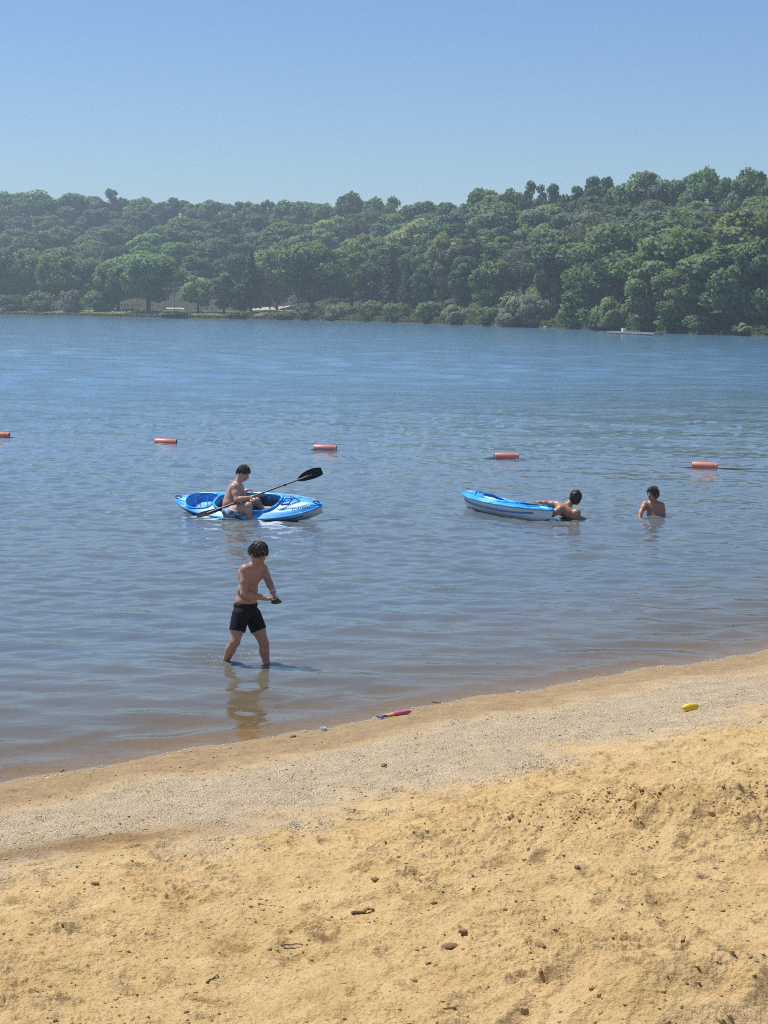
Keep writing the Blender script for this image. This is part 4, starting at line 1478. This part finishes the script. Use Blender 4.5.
def kayak(label, M4, group='blue kayaks'):
    """parts are built in the kayak's own frame, bow towards +x, z=0 at the keel"""
    o = thing('kayak', label, 'kayak', (0, 0, 0), group)
    o.matrix_world = M4
    nx = 90
    xs = KL / 2 * np.sin(np.linspace(-math.pi / 2, math.pi / 2, nx))
    # hull
    vs = np.linspace(-1, 1, 33)
    Xg, Vg = np.meshgrid(xs, vs, indexing='ij')
    hb = half_beam(Xg)
    Yg = hb * np.sign(Vg) * np.abs(Vg) ** 0.8
    Zg = keel(Xg) + (sheer(Xg) - keel(Xg)) * np.clip(np.abs(Vg), 0, 1) ** 2.6 + 0.012 * np.cos(Vg * 9.4) * (1 - np.abs(Vg)) * np.clip(hb / .2, 0, 1)
    me_ = mesh_arrays('hull', np.stack([Xg, Yg, Zg], -1).reshape(-1, 3), grid_quads(nx, 33))
    link_mesh('hull', me_, M_KWHITE, o, False)
    # blue band round the top of the hull
    mb = MB()
    for s in (-1, 1):
        mb.tube([(x, s * (float(half_beam(x)) + 0.004), float(sheer(x)) - 0.018) for x in xs], 0.020, 8)
    mb.build('gunwale', M_KAY, o, True, False)
    # dark blue flash along the white sides
    mb = MB()
    for s in (-1, 1):
        xx = np.linspace(-1.12, 1.12, 40)
        rows_ = []
        for v in (0.80, 0.83, 0.86):
            rows_.append([(x, s * (float(half_beam(x)) * v ** 0.8 + 0.006), float(keel(x) + (sheer(x) - keel(x)) * (v - 0.06 * math.cos(x * 1.3)) ** 2.6) - 0.004) for x in xx])
        vsx = [p for r_ in rows_ for p in r_]
        n_ = len(xx)
        fs = [(j * n_ + i, j * n_ + i + 1, (j + 1) * n_ + i + 1, (j + 1) * n_ + i) for j in range(2) for i in range(n_ - 1)]
        mb.add(vsx, fs)
    mb.build('side_stripe', M_KIN, o, True, False)
    # deck with its pockets
    nxd, nv = 220, 71
    xd = KL / 2 * np.sin(np.linspace(-math.pi / 2, math.pi / 2, nxd))
    Xg, Vg = np.meshgrid(xd, np.linspace(-1, 1, nv), indexing='ij')
    Yg = half_beam(Xg) * Vg
    c, t = pocket(Xg, Yg)
    Zt = deck_z(Xg, Yg)
    Zd = Zt * (1 - c) + 0.088 * c
    Zd = Zd * (1 - t) + np.minimum(Zd, 0.165 + 0.05 * (Xg + .88) ** 2) * t
    P = np.stack([Xg, Yg, Zd], -1).reshape(-1, 3)
    Q = grid_quads(nxd, nv)
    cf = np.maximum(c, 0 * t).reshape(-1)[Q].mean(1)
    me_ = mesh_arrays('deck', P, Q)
    me_.materials.append(M_KAY); me_.materials.append(M_INSIDE_SHADE)
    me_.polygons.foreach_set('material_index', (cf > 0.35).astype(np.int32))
    link_mesh('deck', me_, None, o, False)
    # coaming: a rounded rim round cockpit and well
    ring = []
    for w in np.linspace(0, 2 * math.pi, 73):
        cx, cy = math.cos(w), math.sin(w)
        x = 0.02 + 0.625 * math.copysign(abs(cx) ** 0.7, cx); y = 0.285 * math.copysign(abs(cy) ** 0.7, cy)
        ring.append((x, y, float(deck_z(np.array(x), np.array(y))) + 0.012))
    MB().tube(ring, 0.024, 8).build('coaming', M_KAY, o, True, False)
    ring = []
    for w in np.linspace(0, 2 * math.pi, 49):
        cx, cy = math.cos(w), math.sin(w)
        x = -0.88 + 0.275 * math.copysign(abs(cx) ** 0.7, cx); y = 0.24 * math.copysign(abs(cy) ** 0.7, cy)
        ring.append((x, y, float(deck_z(np.array(x), np.array(y))) + 0.006))
    MB().tube(ring, 0.014, 8).build('tank_well_rim', M_KAY, o, True, False)
    # seat and backrest
    st = MB()
    st.box((-0.30, 0, 0.112), (0.36, 0.40, 0.045)).box((-0.13, 0, 0.135), (0.06, 0.36, 0.03))
    st.build('seat', M_SEAT, o, True, False)
    mb = MB()
    for i in range(5):
        y = -0.16 + 0.08 * i
        mb.box((-0.53 - 0.02 * (1 - (y / .16) ** 2), y, 0.18), (0.035, 0.078, 0.12 - 0.03 * abs(y) / .16), Matrix.Rotation(RAD(-8), 3, 'Y'))
    mb.build('backrest', M_SEAT, o, True, False)
    # bungees
    dz = lambda x, y: (x, y, float(deck_z(np.array(x), np.array(y))) + 0.012)
    for pts_ in ([(-0.66, .22), (-0.88, -.21), (-1.08, .15)], [(-0.66, -.22), (-0.88, .21), (-1.08, -.15)]):
        q = []
        for (xa, ya), (xb, yb) in zip(pts_[:-1], pts_[1:]):
            q += [dz(xa + (xb - xa) * k / 10, ya + (yb - ya) * k / 10) for k in range(11)]
        MB().tube(q, 0.006, 6).build('bungee_cord', M_CORD, o, True, False)
    q = []
    for (xa, ya), (xb, yb) in (((0.72, .22), (1.02, 0.0)), ((1.02, 0.0), (0.72, -.22))):
        q += [dz(xa + (xb - xa) * k / 10, ya + (yb - ya) * k / 10) for k in range(11)]
    MB().tube(q, 0.006, 6).build('bungee_cord', M_CORD, o, True, False)
    # hatch moulding in front of the cockpit
    hb_ = MB()
    q = [dz(x, y) for x, y in ((.70, -.10), (.84, -.08), (.84, .08), (.70, .10), (.70, -.10))]
    hb_.tube(q, 0.010, 6)
    hb_.build('deck_recess', M_KIN, o, True, False)
    # pale scribbled wordmark on the foredeck and handles
    for s in (-1, 1):
        mb = MB()
        for k in range(9):
            x = 0.93 + 0.035 * k
            yy = s * (float(half_beam(x)) * 0.60)
            tall = 0.045 if k in (0, 3, 5) else 0.026
            a_, b_ = dz(x, yy - s * tall * 0.5), dz(x + 0.012, yy + s * tall * 0.5)
            mb.tube([a_, dz(x + .006, yy), b_, dz(x + .03, yy - s * .012)], 0.0065, 5)
        mb.build('wordmark', M_WHITE, o, True, False)
    for s in (-1, 1):
        x = s * 1.33
        z = float(deck_z(np.array(x), np.array(0.)))
        MB().tube([(x - .07, 0, z + .0), (x - .05, 0, z + .035), (x + .03, 0, z + .035), (x + .05, 0, z - .0)], 0.011, 6).build('carry_handle', M_CORD, o, True, False)
    return o


k_stern, k_bow = on_water(181, 512.0), on_water(324, 521.5)
kc = (k_stern + k_bow) / 2
kyaw = math.atan2(k_bow[1] - k_stern[1], k_bow[0] - k_stern[0])
K1 = Matrix.Translation((kc[0], kc[1] + .05, -0.005)) @ Matrix.Rotation(kyaw, 4, 'Z') @ Matrix.Rotation(RAD(-1.0), 4, 'Y') @ Matrix.Rotation(RAD(27), 4, 'X')
kay1 = kayak('blue kayak with a boy on it, tilted towards the beach', K1)
kc2 = on_water(504.5, 512.8)
yaw2 = math.pi - RAD(61)
K2 = Matrix.Translation((kc2[0], kc2[1], -0.085)) @ Matrix.Rotation(yaw2, 4, 'Z') @ Matrix.Rotation(RAD(-0.6), 4, 'Y') @ Matrix.Rotation(RAD(10), 4, 'X')
kay2 = kayak('empty blue and white kayak pushed by a swimmer', K2)

# ---- the paddler
D1 = float(kc[1])
A = lambda px, py, dy=0.0: at(px, py, D1 + dy)
pad = thing('person', 'shirtless boy sitting astride the tilted blue kayak, holding a paddle', 'person', (*on_water(238, 519)[:2], 0.05))
B = Body(0.035)
fw = unit(np.array([0.93, -0.36, 0.0])); rt = np.array([fw[1], -fw[0], 0])
Rb = np.stack([fw, -rt, np.array([0, 0, 1.0])], 1)
hip = A(231.5, 510.5, -.15)
B.ell(hip, (.15, .185, .12), Rb)
B.ell(A(231.5, 503, -.14), (.145, .180, .13), Rb, 0.06)
B.ell(A(233.0, 496, -.12), (.135, .170, .13), Rb, 0.06)
B.ell(A(235.2, 489.5, -.10), (.115, .175, .10), Rb, 0.06)
B.ell(A(236.5, 485.5, -.10), (.085, .165, .06), Rb, 0.05)
B.ell(A(238.5, 492.5, -.12), (.08, .13, .07), Rb, 0.05)
B.ell(A(237.5, 502.5, -.14), (.10, .14, .08), Rb, 0.05)
B.cap(A(236.5, 485, -.10), .075, A(240, 478.5, -.10), .058, 0.03)
shR, elR, wrR = A(234.3, 487.5, -.30), A(237.0, 500.0, -.42), A(249.2, 497.6, -.40)
shL, elL, wrL = A(239.5, 486.5, .08), A(242.5, 495.5, .16), A(246.5, 490.0, .22)
B.cap(A(235, 487, -.15), .07, shR, .070, 0.03).cap(A(238, 486.5, -.05), .07, shL, .068, 0.03)
B.chain([shR, shR * .5 + elR * .5, elR], [.068, .060, .047], 0.025)
B.chain([elR, elR * .7 + wrR * .3, wrR], [.047, .049, .031], 0.02)
B.chain([shL, shL * .5 + elL * .5, elL], [.066, .058, .046], 0.025)
B.chain([elL, elL * .7 + wrL * .3, wrL], [.046, .047, .031], 0.02)
hand(B, wrR, A(253.5, 496.4, -.40) - wrR, (0.0, 0.6, -0.8), -1, 1.0, 0.95)
hand(B, wrL, A(251, 489.5, .20) - wrL, (0, -0.2, -1), 1, 1.0, 0.5)
hR, kR, aR = A(233.5, 512, -.32), A(248.5, 505.8, -.44), A(250.5, 519.5, -.46)
hL, kL, aL = A(234, 510.5, .02), A(256.5, 501.0, .06), A(263, 509, .05)
B.chain([hR, hR * .5 + kR * .5, kR], [.105, .092, .064], 0.035)
B.chain([kR, kR * .65 + aR * .35 - fw * .015, aR], [.062, .066, .042], 0.03)
B.cap(aR, .042, aR + fw * .16 + np.array([0, 0, -.07]), .032, 0.03)
B.chain([hL, hL * .5 + kL * .5, kL], [.105, .092, .064], 0.035)
B.chain([kL, kL * .65 + aL * .35 - fw * .015, aL], [.062, .066, .042], 0.03)
B.cap(aL, .042, aL + fw * .16 + np.array([0, 0, .02]), .032, 0.03)
hd = head(B, A(243.4, 473.4, -.12), unit(np.array([0.85, -0.22, -0.50])), (0.35, 0, 1.0), 1.08)
child_parts(pad, B.mesh('body', 0.0072), SKIN_B)
hair_and_eyes(pad, hd, lowest=-0.020, fringe=0.015, thick=0.007, seed=8)


def mat_tiedye():
    m, nd, ln, bs, out = newmat('blue and white swim cloth')
    tc = N(nd, 'TexCoord')
    n = N(nd, 'TexNoise', Scale=9.0, Detail=3.0, Distortion=1.2)
    ln.new(tc.outputs['Object'], n.inputs['Vector'])
    ln.new(ramp(nd, ln, n.outputs['Fac'], [(0.38, (0.03, 0.10, 0.22)), (0.5, (0.14, 0.28, 0.42)), (0.6, (0.50, 0.60, 0.66))]), bs.inputs['Base Color'])
    bs.inputs['Roughness'].default_value = 0.55
    return m


B = Body(0.035)
B.ell(hip + np.array([0, 0, -.005]), (.163, .198, .122), Rb)
B.cap(hR, .119, hR * .45 + kR * .55, .106, 0.03).cap(hL, .119, hL * .45 + kL * .55, .106, 0.03)
B.cut(A(231.5, 507.0, -.15), unit(np.array([0.25, 0, 1.0])))
dR, dL = unit(kR - hR), unit(kL - hL)
B.cap(hR * .62 + kR * .38 + dR * .13, .125, hR * .3 + kR * .7 + dR * .2, .13, 0, True)
B.cap(hL * .5 + kL * .5 + dL * .13, .125, hL * .2 + kL * .8 + dL * .2, .13, 0, True)
link_mesh('swim_shorts', B.mesh('swim_shorts', 0.008), mat_tiedye(), pad)

# paddle in his near hand
M_PADDLE = simple('black paddle plastic', (0.018, 0.019, 0.021), 0.85, 0.2, 12, 0.0, 0.15)
M_SHAFT = simple('dark grey metal shaft', (0.10, 0.105, 0.11), 0.3, 0.15, 8)
pa, pb = A(197, 517.0, -.55), A(322, 471.0, -.22)
px_dir = unit(pb - pa)
grip = pa + px_dir * np.dot(A(251.5, 497.0, -.40) - pa, px_dir)
pd = thing('paddle', 'black double-bladed paddle held across the tilted kayak', 'paddle', tuple((pa + pb) / 2))
MB().tube([pa + px_dir * .18, pb - px_dir * .18], 0.0155, 10).build('shaft', M_SHAFT, pd)
for e, s in ((pa, 1), (pb, -1)):
    d_ = px_dir * s
    upv = unit(np.array([0.05, -0.97, 0.22])) if s < 0 else unit(np.array([0.05, -0.35, 0.93]))
    n_ = unit(upv - (upv @ d_) * d_)
    w_ = np.cross(d_, n_)
    L_ = 0.44
    V, Fc = [], []
    nu, nw = 22, 9
    for lay in (1, -1):
        for i in range(nu):
            u_ = i / (nu - 1)
            wid = 0.088 * (math.sin(math.pi * min(1, (u_ * 0.88 + 0.06)) ** 0.72) ** 0.55) * (1.0 if u_ < 0.75 else 1 - 2.2 * (u_ - 0.75) ** 1.5)
            for j in range(nw):
                v_ = -1 + 2 * j / (nw - 1)
                p_ = e + d_ * (u_ * L_) + w_ * (v_ * wid + 0.012 * math.sin(u_ * 3)) + n_ * (0.025 * (v_ * v_) - 0.03 * u_ + lay * (0.004 + 0.010 * max(0, 1 - abs(v_) * 3)) * (1 - 0.9 * v_ * v_))
                V.append(p_)
    q0 = nu * nw
    for lay in (0, 1):
        for i in range(nu - 1):
            for j in range(nw - 1):
                a_ = lay * q0 + i * nw + j
                f_ = (a_, a_ + nw, a_ + nw + 1, a_ + 1)
                Fc.append(f_ if lay == 0 else f_[::-1])
    for i in range(nu - 1):
        for j in (0, nw - 1):
            a_ = i * nw + j
            Fc.append((a_, a_ + nw, q0 + a_ + nw, q0 + a_))
    for j in range(nw - 1):
        for i in (0, nu - 1):
            a_ = i * nw + j
            Fc.append((a_, a_ + 1, q0 + a_ + 1, q0 + a_))
    MB().add(V, Fc).build('blade', M_PADDLE, pd)
for t_ in (0.30, 0.70):
    c_ = pa * (1 - t_) + pb * t_
    MB().tube([c_ - px_dir * .012, c_ + px_dir * .012], 0.024, 10).build('drip_ring', M_BLACK, pd)

# ---- the swimmer pushing the second kayak
D2 = float(on_water(565, 518.5)[1])
A = lambda px, py, dy=0.0: at(px, py, D2 + dy)
sw = thing('person', 'swimmer in the water with arms stretched onto the empty kayak, head turned away', 'person', (*on_water(568, 518.5)[:2], -0.5))
B = Body(0.035)
ax_ = unit(A(578, 519) - A(561, 507.5))
fw = unit(np.array([-0.85, 0.25, 0.25]))
Rb = np.stack([ax_, unit(np.cross([0, 0, 1.0], ax_)), np.cross(ax_, unit(np.cross([0, 0, 1.0], ax_)))], 1)
B.ell(A(561.5, 509.5), (.10, .175, .095), Rb)
B.ell(A(566.5, 512.0), (.13, .170, .105), Rb, 0.05)
B.ell(A(573, 515.5), (.13, .160, .110), Rb, 0.05)
B.ell(A(576.5, 512.8, -.10), (.075, .07, .070), None, 0.04)
B.ell(A(582, 524), (.16, .155, .12), Rb, 0.05)
B.chain([A(582, 528, -.09), A(594, 546, -.1), A(604, 556, -.1)], [.09, .065, .045], 0.03)
B.chain([A(582, 528, .09), A(594, 546, .1), A(604, 556, .1)], [.09, .065, .045], 0.03)
B.cap(A(565.5, 507.5, .02), .075, A(571, 502.5, .06), .058, 0.03)
shN, elN, wrN = A(560.5, 509.0, -.18), A(553.5, 514.0, -.26), A(549.5, 515.6, -.22)
shF, elF, wrF = A(557.5, 504.8, .14), A(547.5, 503.4, .20), A(539.5, 502.0, .22)
B.chain([shN, shN * .5 + elN * .5, elN], [.066, .058, .044], 0.03).chain([elN, elN * .7 + wrN * .3, wrN], [.044, .045, .030], 0.02)
B.cap(A(562, 508), .07, shF, .066, 0.03).cap(A(562, 509), .07, shN, .066, 0.03)
B.chain([shF, shF * .5 + elF * .5, elF], [.064, .054, .042], 0.03).chain([elF, elF * .7 + wrF * .3, wrF], [.042, .044, .030], 0.02)
hand(B, wrN, (-0.9, 0.2, 0.1), (0.1, 0.8, -0.4), -1, 1.0, 0.6)
hand(B, wrF, (-1, 0.1, -0.05), (0, 0, -1), 1, 1.0, 0.35)
hd = head(B, A(575.8, 498.3, .08), unit(np.array([0.42, 0.88, 0.10])), (0.12, 0.05, 1.0), 1.05)
child_parts(sw, B.mesh('body', 0.0072), SKIN_C)
hair_and_eyes(sw, hd, lowest=-0.075, fringe=0.055, thick=0.016, seed=12)

# ---- the one crouching in the water
D3 = float(on_water(653, 515.5)[1])
A = lambda px, py, dy=0.0: at(px, py, D3 + dy)
cr = thing('person', 'dark-haired child crouching chest deep in the water, glancing sideways', 'person', (*on_water(653, 515.5)[:2], -0.5))
B = Body(0.035)
fw = unit(np.array([-0.55, -0.83, 0.0])); rt = np.array([fw[1], -fw[0], 0])
Rb = np.stack([fw, -rt, np.array([0, 0, 1.0])], 1)
B.ell(A(654.5, 527), (.11, .150, .15), Rb)
B.ell(A(654.8, 515), (.105, .150, .13), Rb, 0.05)
B.ell(A(654.0, 507.5), (.095, .165, .10), Rb, 0.05)
B.ell(A(653.6, 503.8), (.070, .165, .055), Rb, 0.05)
B.cap(A(653.7, 503), .058, A(653.6, 497.5), .048, 0.03)
shA, elA, wrA = A(645.4, 504.2, .03), A(641.2, 511.5, -.08), A(639.6, 517.5, -.18)
shB, elB, wrB = A(661.2, 505.5, -.03), A(663.5, 515, -.06), A(661, 524, -.22)
for s_, e_, w_ in ((shA, elA, wrA), (shB, elB, wrB)):
    B.cap(A(653.7, 504.3), .055, s_, .058, 0.03)
    B.chain([s_, s_ * .5 + e_ * .5, e_], [.056, .049, .039], 0.025).chain([e_, e_ * .7 + w_ * .3, w_], [.038, .040, .027], 0.02)
hand(B, wrA, (-0.2, -0.2, -1), (1, 0.2, 0), 1, 0.9, 0.4)
hand(B, wrB, (-0.3, -0.5, -0.8), (0, 1, -.3), 1, 0.9, 0.4)
B.chain([A(650, 536), A(642, 533, -.35), A(648, 552, -.3)], [.085, .065, .045], 0.03)
B.chain([A(660, 536), A(664, 533, -.35), A(664, 552, -.3)], [.085, .065, .045], 0.03)
hd = head(B, A(652.8, 494.2, -.03), unit(np.array([-0.80, -0.55, -0.02])), (-0.12, 0, 1.0), 0.98)
child_parts(cr, B.mesh('body', 0.0072), SKIN_C)
hair_and_eyes(cr, hd, lowest=-0.105, fringe=0.0, thick=0.016, shag=0.004, seed=17)

# ------------------------------------------------------------------ things on the sand
M_PINK = simple('pink toy plastic', (0.66, 0.09, 0.19), 0.4, 0.12, 30)
M_YEL = simple('yellow toy plastic', (0.80, 0.56, 0.035), 0.4, 0.12, 30)
M_PURP = simple('purple toy plastic', (0.11, 0.07, 0.38), 0.4, 0.12, 30)
M_PAPER = simple('white crumpled paper', (0.75, 0.74, 0.72), 0.85, 0.08, 30)
M_STONE = simple('brown beach stone', (0.24, 0.145, 0.065), 0.85, 0.3, 40, 0.5)
M_STICK = simple('dark driftwood', (0.17, 0.115, 0.065), 0.9, 0.3, 50, 0.4)


def ground_hit(px, py):
    d = ray(px, py)
    t = np.linspace(4, 22, 3600)
    P = CAM[None] + d[None] * t[:, None]
    z = beach_base(P[:, 0], P[:, 1]) + beach_detail(P[None, :, 0], P[None, :, 1])[0]
    k = int(np.argmax(P[:, 2] <= z))
    return np.array([P[k, 0], P[k, 1], z[k]])


# water squirter: pink tube, yellow collar, purple grip
a, b = ground_hit(380, 719.5), ground_hit(411, 713.8)
a[2] += .022; b[2] += .022
dv = b - a
tq = thing('water_squirter', 'pink toy water squirter with yellow collar and purple grip at the waterline', 'toy', tuple((a + b) / 2))
MB().tube([a + dv * .42, a + dv * .43, a + dv * .90, a + dv * .93, a + dv * .99, a + dv], [.013, .018, .018, .014, .011, .008], 12).build('barrel', M_PINK, tq)
MB().tube([a + dv * .20, a + dv * .21, a + dv * .42, a + dv * .425], [.010, .013, .014, .012], 12).build('collar', M_YEL, tq)
sd_ = unit(np.cross(dv, [0, 0, 1]))
MB().tube([a, a + dv * .20], .012, 10).tube([a + sd_ * .035, a - sd_ * .035], .011, 10).build('grip', M_PURP, tq)

# yellow scoop
c = ground_hit(690, 709.5)
V, Fc = [], []
n1, n2 = 18, 10
for lay in (0, 1):
    for i in range(n1):
        for j in range(n2):
            u_ = -1 + 2 * i / (n1 - 1); v_ = -1 + 2 * j / (n2 - 1)
            wid = 0.034 * math.sqrt(max(0, 1 - u_ * u_ * .92)) + .002
            V.append((u_ * .068, v_ * wid, 0.006 + 0.034 * (1 - u_ * u_ * .6) * (1 - v_ * v_) - (0.004 if lay else 0)))
for lay in (0, 1):
    for i in range(n1 - 1):
        for j in range(n2 - 1):
            k = lay * n1 * n2 + i * n2 + j
            f_ = (k, k + n2, k + n2 + 1, k + 1)
            Fc.append(f_ if not lay else f_[::-1])
for i in range(n1 - 1):
    for j in (0, n2 - 1):
        k = i * n2 + j
        Fc.append((k, k + n2, n1 * n2 + k + n2, n1 * n2 + k))
Mr = np.array(Matrix.Rotation(RAD(14), 3, 'Z') @ Matrix.Rotation(RAD(28), 3, 'X') @ Matrix.Rotation(RAD(-8), 3, 'Y'))
V = np.array(V) @ Mr.T + c + np.array([0, 0, .014])
tag(MB().add(V, Fc).build('sand_scoop', M_YEL), 'small yellow plastic scoop lying upturned on the gravelly sand', 'toy')

# paper scrap
c = ground_hit(323, 731)
rg = np.random.default_rng(31)
mb = MB().ball(c + np.array([0, 0, .018]), (.026, .018, .020), 10, None, 0.18, rg).ball(c + np.array([.03, .005, .008]), (.020, .012, .009), 8, None, 0.2, rg)
tag(mb.build('paper_scrap', M_PAPER, None, False), 'white crumpled scrap of paper at the waterline below the wading boy', 'litter')

STONES = [(95, 884, .015, 'dark stone on the sand below the damp streak'), (450, 948, .024, 'brown stone sunk in a hollow of the yellow sand'), (375, 880, .016, 'brown stone right of the twig pile on the sand'),
          (464, 934, .016, 'small stone above the sunken brown stone'), (384, 766, .022, 'dark clod lying at mid slope on the gravelly band'), (540, 946, .018, 'small stone beside a low ridge of sand'),
          (293, 737, .020, 'dark wet stone near the paper scrap'), (577, 868, .014, 'little stone below the churned mound'), (62, 771, .018, 'dark wet stone at the left end of the wet strip')]
for k, (px, py, r_, lab) in enumerate(STONES):
    c = ground_hit(px, py)
    rg = np.random.default_rng(40 + k)
    tag(MB().ball(c + np.array([0, 0, r_ * .2]), (r_ * rg.uniform(1.2, 1.7), r_ * rg.uniform(.8, 1.1), r_ * .6), 14, np.array(Matrix.Rotation(rg.uniform(0, 3), 3, 'Z')), 0.09, rg).build('stone', M_STONE), lab, 'stone', 'stones on the sand')
STICKS = [((281, 946), (303, 945.5), .0045, 'thin straight dark twig lying on the yellow sand'), ((352, 914), (374, 911), .008, 'short crooked driftwood piece on the yellow sand'), ((258, 904), (284, 908), .004, 'pale thin reed stalk on the sand'),
          ((432, 702), (446, 705), .006, 'dark twig floating at the waterline'), ((207, 984), (218, 976), .006, 'stubby twig near the bottom of the beach')]
for k, (q0_, q1_, r_, lab) in enumerate(STICKS):
    rg = np.random.default_rng(60 + k)
    if k == 3: a, b = on_water(*q0_), on_water(*q1_)
    else: a, b = ground_hit(*q0_), ground_hit(*q1_)
    pts = [a * (1 - t) + b * t + np.array([0, 0, r_ * .6]) + rg.normal(size=3) * (.0 if t in (0, 1) else .003) for t in np.linspace(0, 1, 7)]
    mb = MB().tube(pts, [r_ * (1 - .5 * i / 6) for i in range(7)], 6)
    if r_ > .005:
        mb.tube([pts[3], pts[3] + np.array([.02, -.01, .02])], [r_ * .6, r_ * .3], 5)
    tag(mb.build('twig', M_STICK), lab, 'twig', 'twigs on the beach')

# loose crumbs of sand, and shells and pebbles along the waterline
def scatter_lumps(name, pts_, sizes, mat, label, cat, seed):
    rg = np.random.default_rng(seed)
    base = MB().ball((0, 0, 0), 1, 6)
    bv, bf = np.array(base.v), base.f
    V, Fq = [], []
    for p_, s_ in zip(pts_, sizes):
        M = np.array(Matrix.Rotation(rg.uniform(0, 6.28), 3, 'Z')) * 1.0
        v = bv * (1 + 0.22 * rg.normal(size=(len(bv), 1))) * np.array([s_ * rg.uniform(.8, 1.5), s_ * rg.uniform(.7, 1.1), s_ * rg.uniform(.5, .9)])
        o_ = len(V) * len(bv)
        V.append(v @ M.T + p_)
        Fq += [tuple(i + o_ for i in f_) for f_ in bf]
    mb = MB()
    mb.v = [tuple(p) for p in np.concatenate(V)]
    mb.f = Fq
    tag(mb.build(name, mat, None, False), label, cat, kind='stuff')


rg = np.random.default_rng(70)
n = 7500
yy = 5.4 + 9.5 * rg.random(n) ** 1.25
xx = rg.uniform(-.25, .25, n) * yy
for (cx, cy, rx, ry, *_r2) in MOUNDS[:2]:
    xx = np.concatenate([xx, cx + rg.normal(size=1100) * rx * .6]); yy = np.concatenate([yy, cy + rg.normal(size=1100) * ry * .7])
S1 = shore_s(xx, yy)
clump = fbm(xx * 1.6, yy * 1.6, 120, 3)
ok = (S1 > 0.12) & (clump + rg.normal(size=len(xx)) * .35 > 0.0) & (yy > 5.35)
xx, yy = xx[ok], yy[ok]
zz = beach_base(xx, yy) + beach_detail(xx[None], yy[None])[0]
sz = np.exp(rg.normal(math.log(.0052), .5, len(xx))).clip(.0025, .010)
scatter_lumps('sand_crumbs', np.stack([xx, yy, zz + sz * .2], -1), sz, M_SAND, 'loose crumbs of yellow sand on the beach', 'sand', 71)
n = 420
xx = rg.uniform(-3.3, 4.8, n)
yy = shore_y(xx) - np.abs(rg.normal(size=n)) * .16 - .0
zz = beach_base(xx, yy) + beach_detail(xx[None], yy[None])[0]
sz = np.exp(rg.normal(math.log(.006), .4, n)).clip(.003, .014)
M_SHELL = simple('bleached shell', (0.62, 0.58, 0.50), 0.6, 0.25, 60)
scatter_lumps('shell_bits', np.stack([xx, yy, zz + sz * .3], -1), sz, M_SHELL, 'pale bits of shell strewn along the waterline', 'shells', 72)
rg = np.random.default_rng(77)
xx, yy, sz = [], [], []
for (cx, cy, rx, ry, hg, _s), cnt in zip(MOUNDS, (240, 80, 30, 6, 8, 16)):
    xx.append(cx + rg.normal(size=cnt) * rx * .62); yy.append(cy + rg.normal(size=cnt) * ry * .62)
    sz.append(np.exp(rg.normal(math.log(.0075), .4, cnt)).clip(.004, .017))
xx, yy, sz = map(np.concatenate, (xx, yy, sz))
zz = beach_base(xx, yy) + beach_detail(xx[None], yy[None])[0]
scatter_lumps('sand_clods', np.stack([xx, yy, zz + sz * .05], -1), sz, M_SAND, 'dug-up clods of damp sand on the churned mounds', 'sand', 78)
# drops thrown up by the boy's feet
rg = np.random.default_rng(80)
n = 60
fp = np.where(rg.random(n) < .6, 1, 0)[:, None]
base = FOOT_B[None] * fp + FOOT_A[None] * (1 - fp)
pp = base + np.stack([-.06 + rg.normal(size=n) * .11, rg.normal(size=n) * .12, np.abs(rg.normal(size=n)) * .03 + .012], -1)
M_DROP = simple('water drop', (0.85, 0.87, 0.88), 0.05, 0.02, 10)
scatter_lumps('water_drops', pp, rg.uniform(.003, .008, n), M_DROP, "drops splashed up by the wading boy's feet", 'splash', 81)

# ------------------------------------------------------------------ air
hz_m, nd, ln, bs, out = newmat('hazy air')
nd.remove(bs)
pv = N(nd, 'VolumePrincipled')
pv.inputs['Color'].default_value = (0.72, 0.90, 1.0, 1)
pv.inputs['Density'].default_value = 0.00055
pv.inputs['Anisotropy'].default_value = 0.2
ln.new(pv.outputs[0], out.inputs['Volume'])
hzb = MB().box((0, 330, 21.5), (1420, 1060, 49)).build('haze', hz_m, None, False)
tag(hzb, 'thin bluish summer haze over the lake', 'haze', kind='stuff')
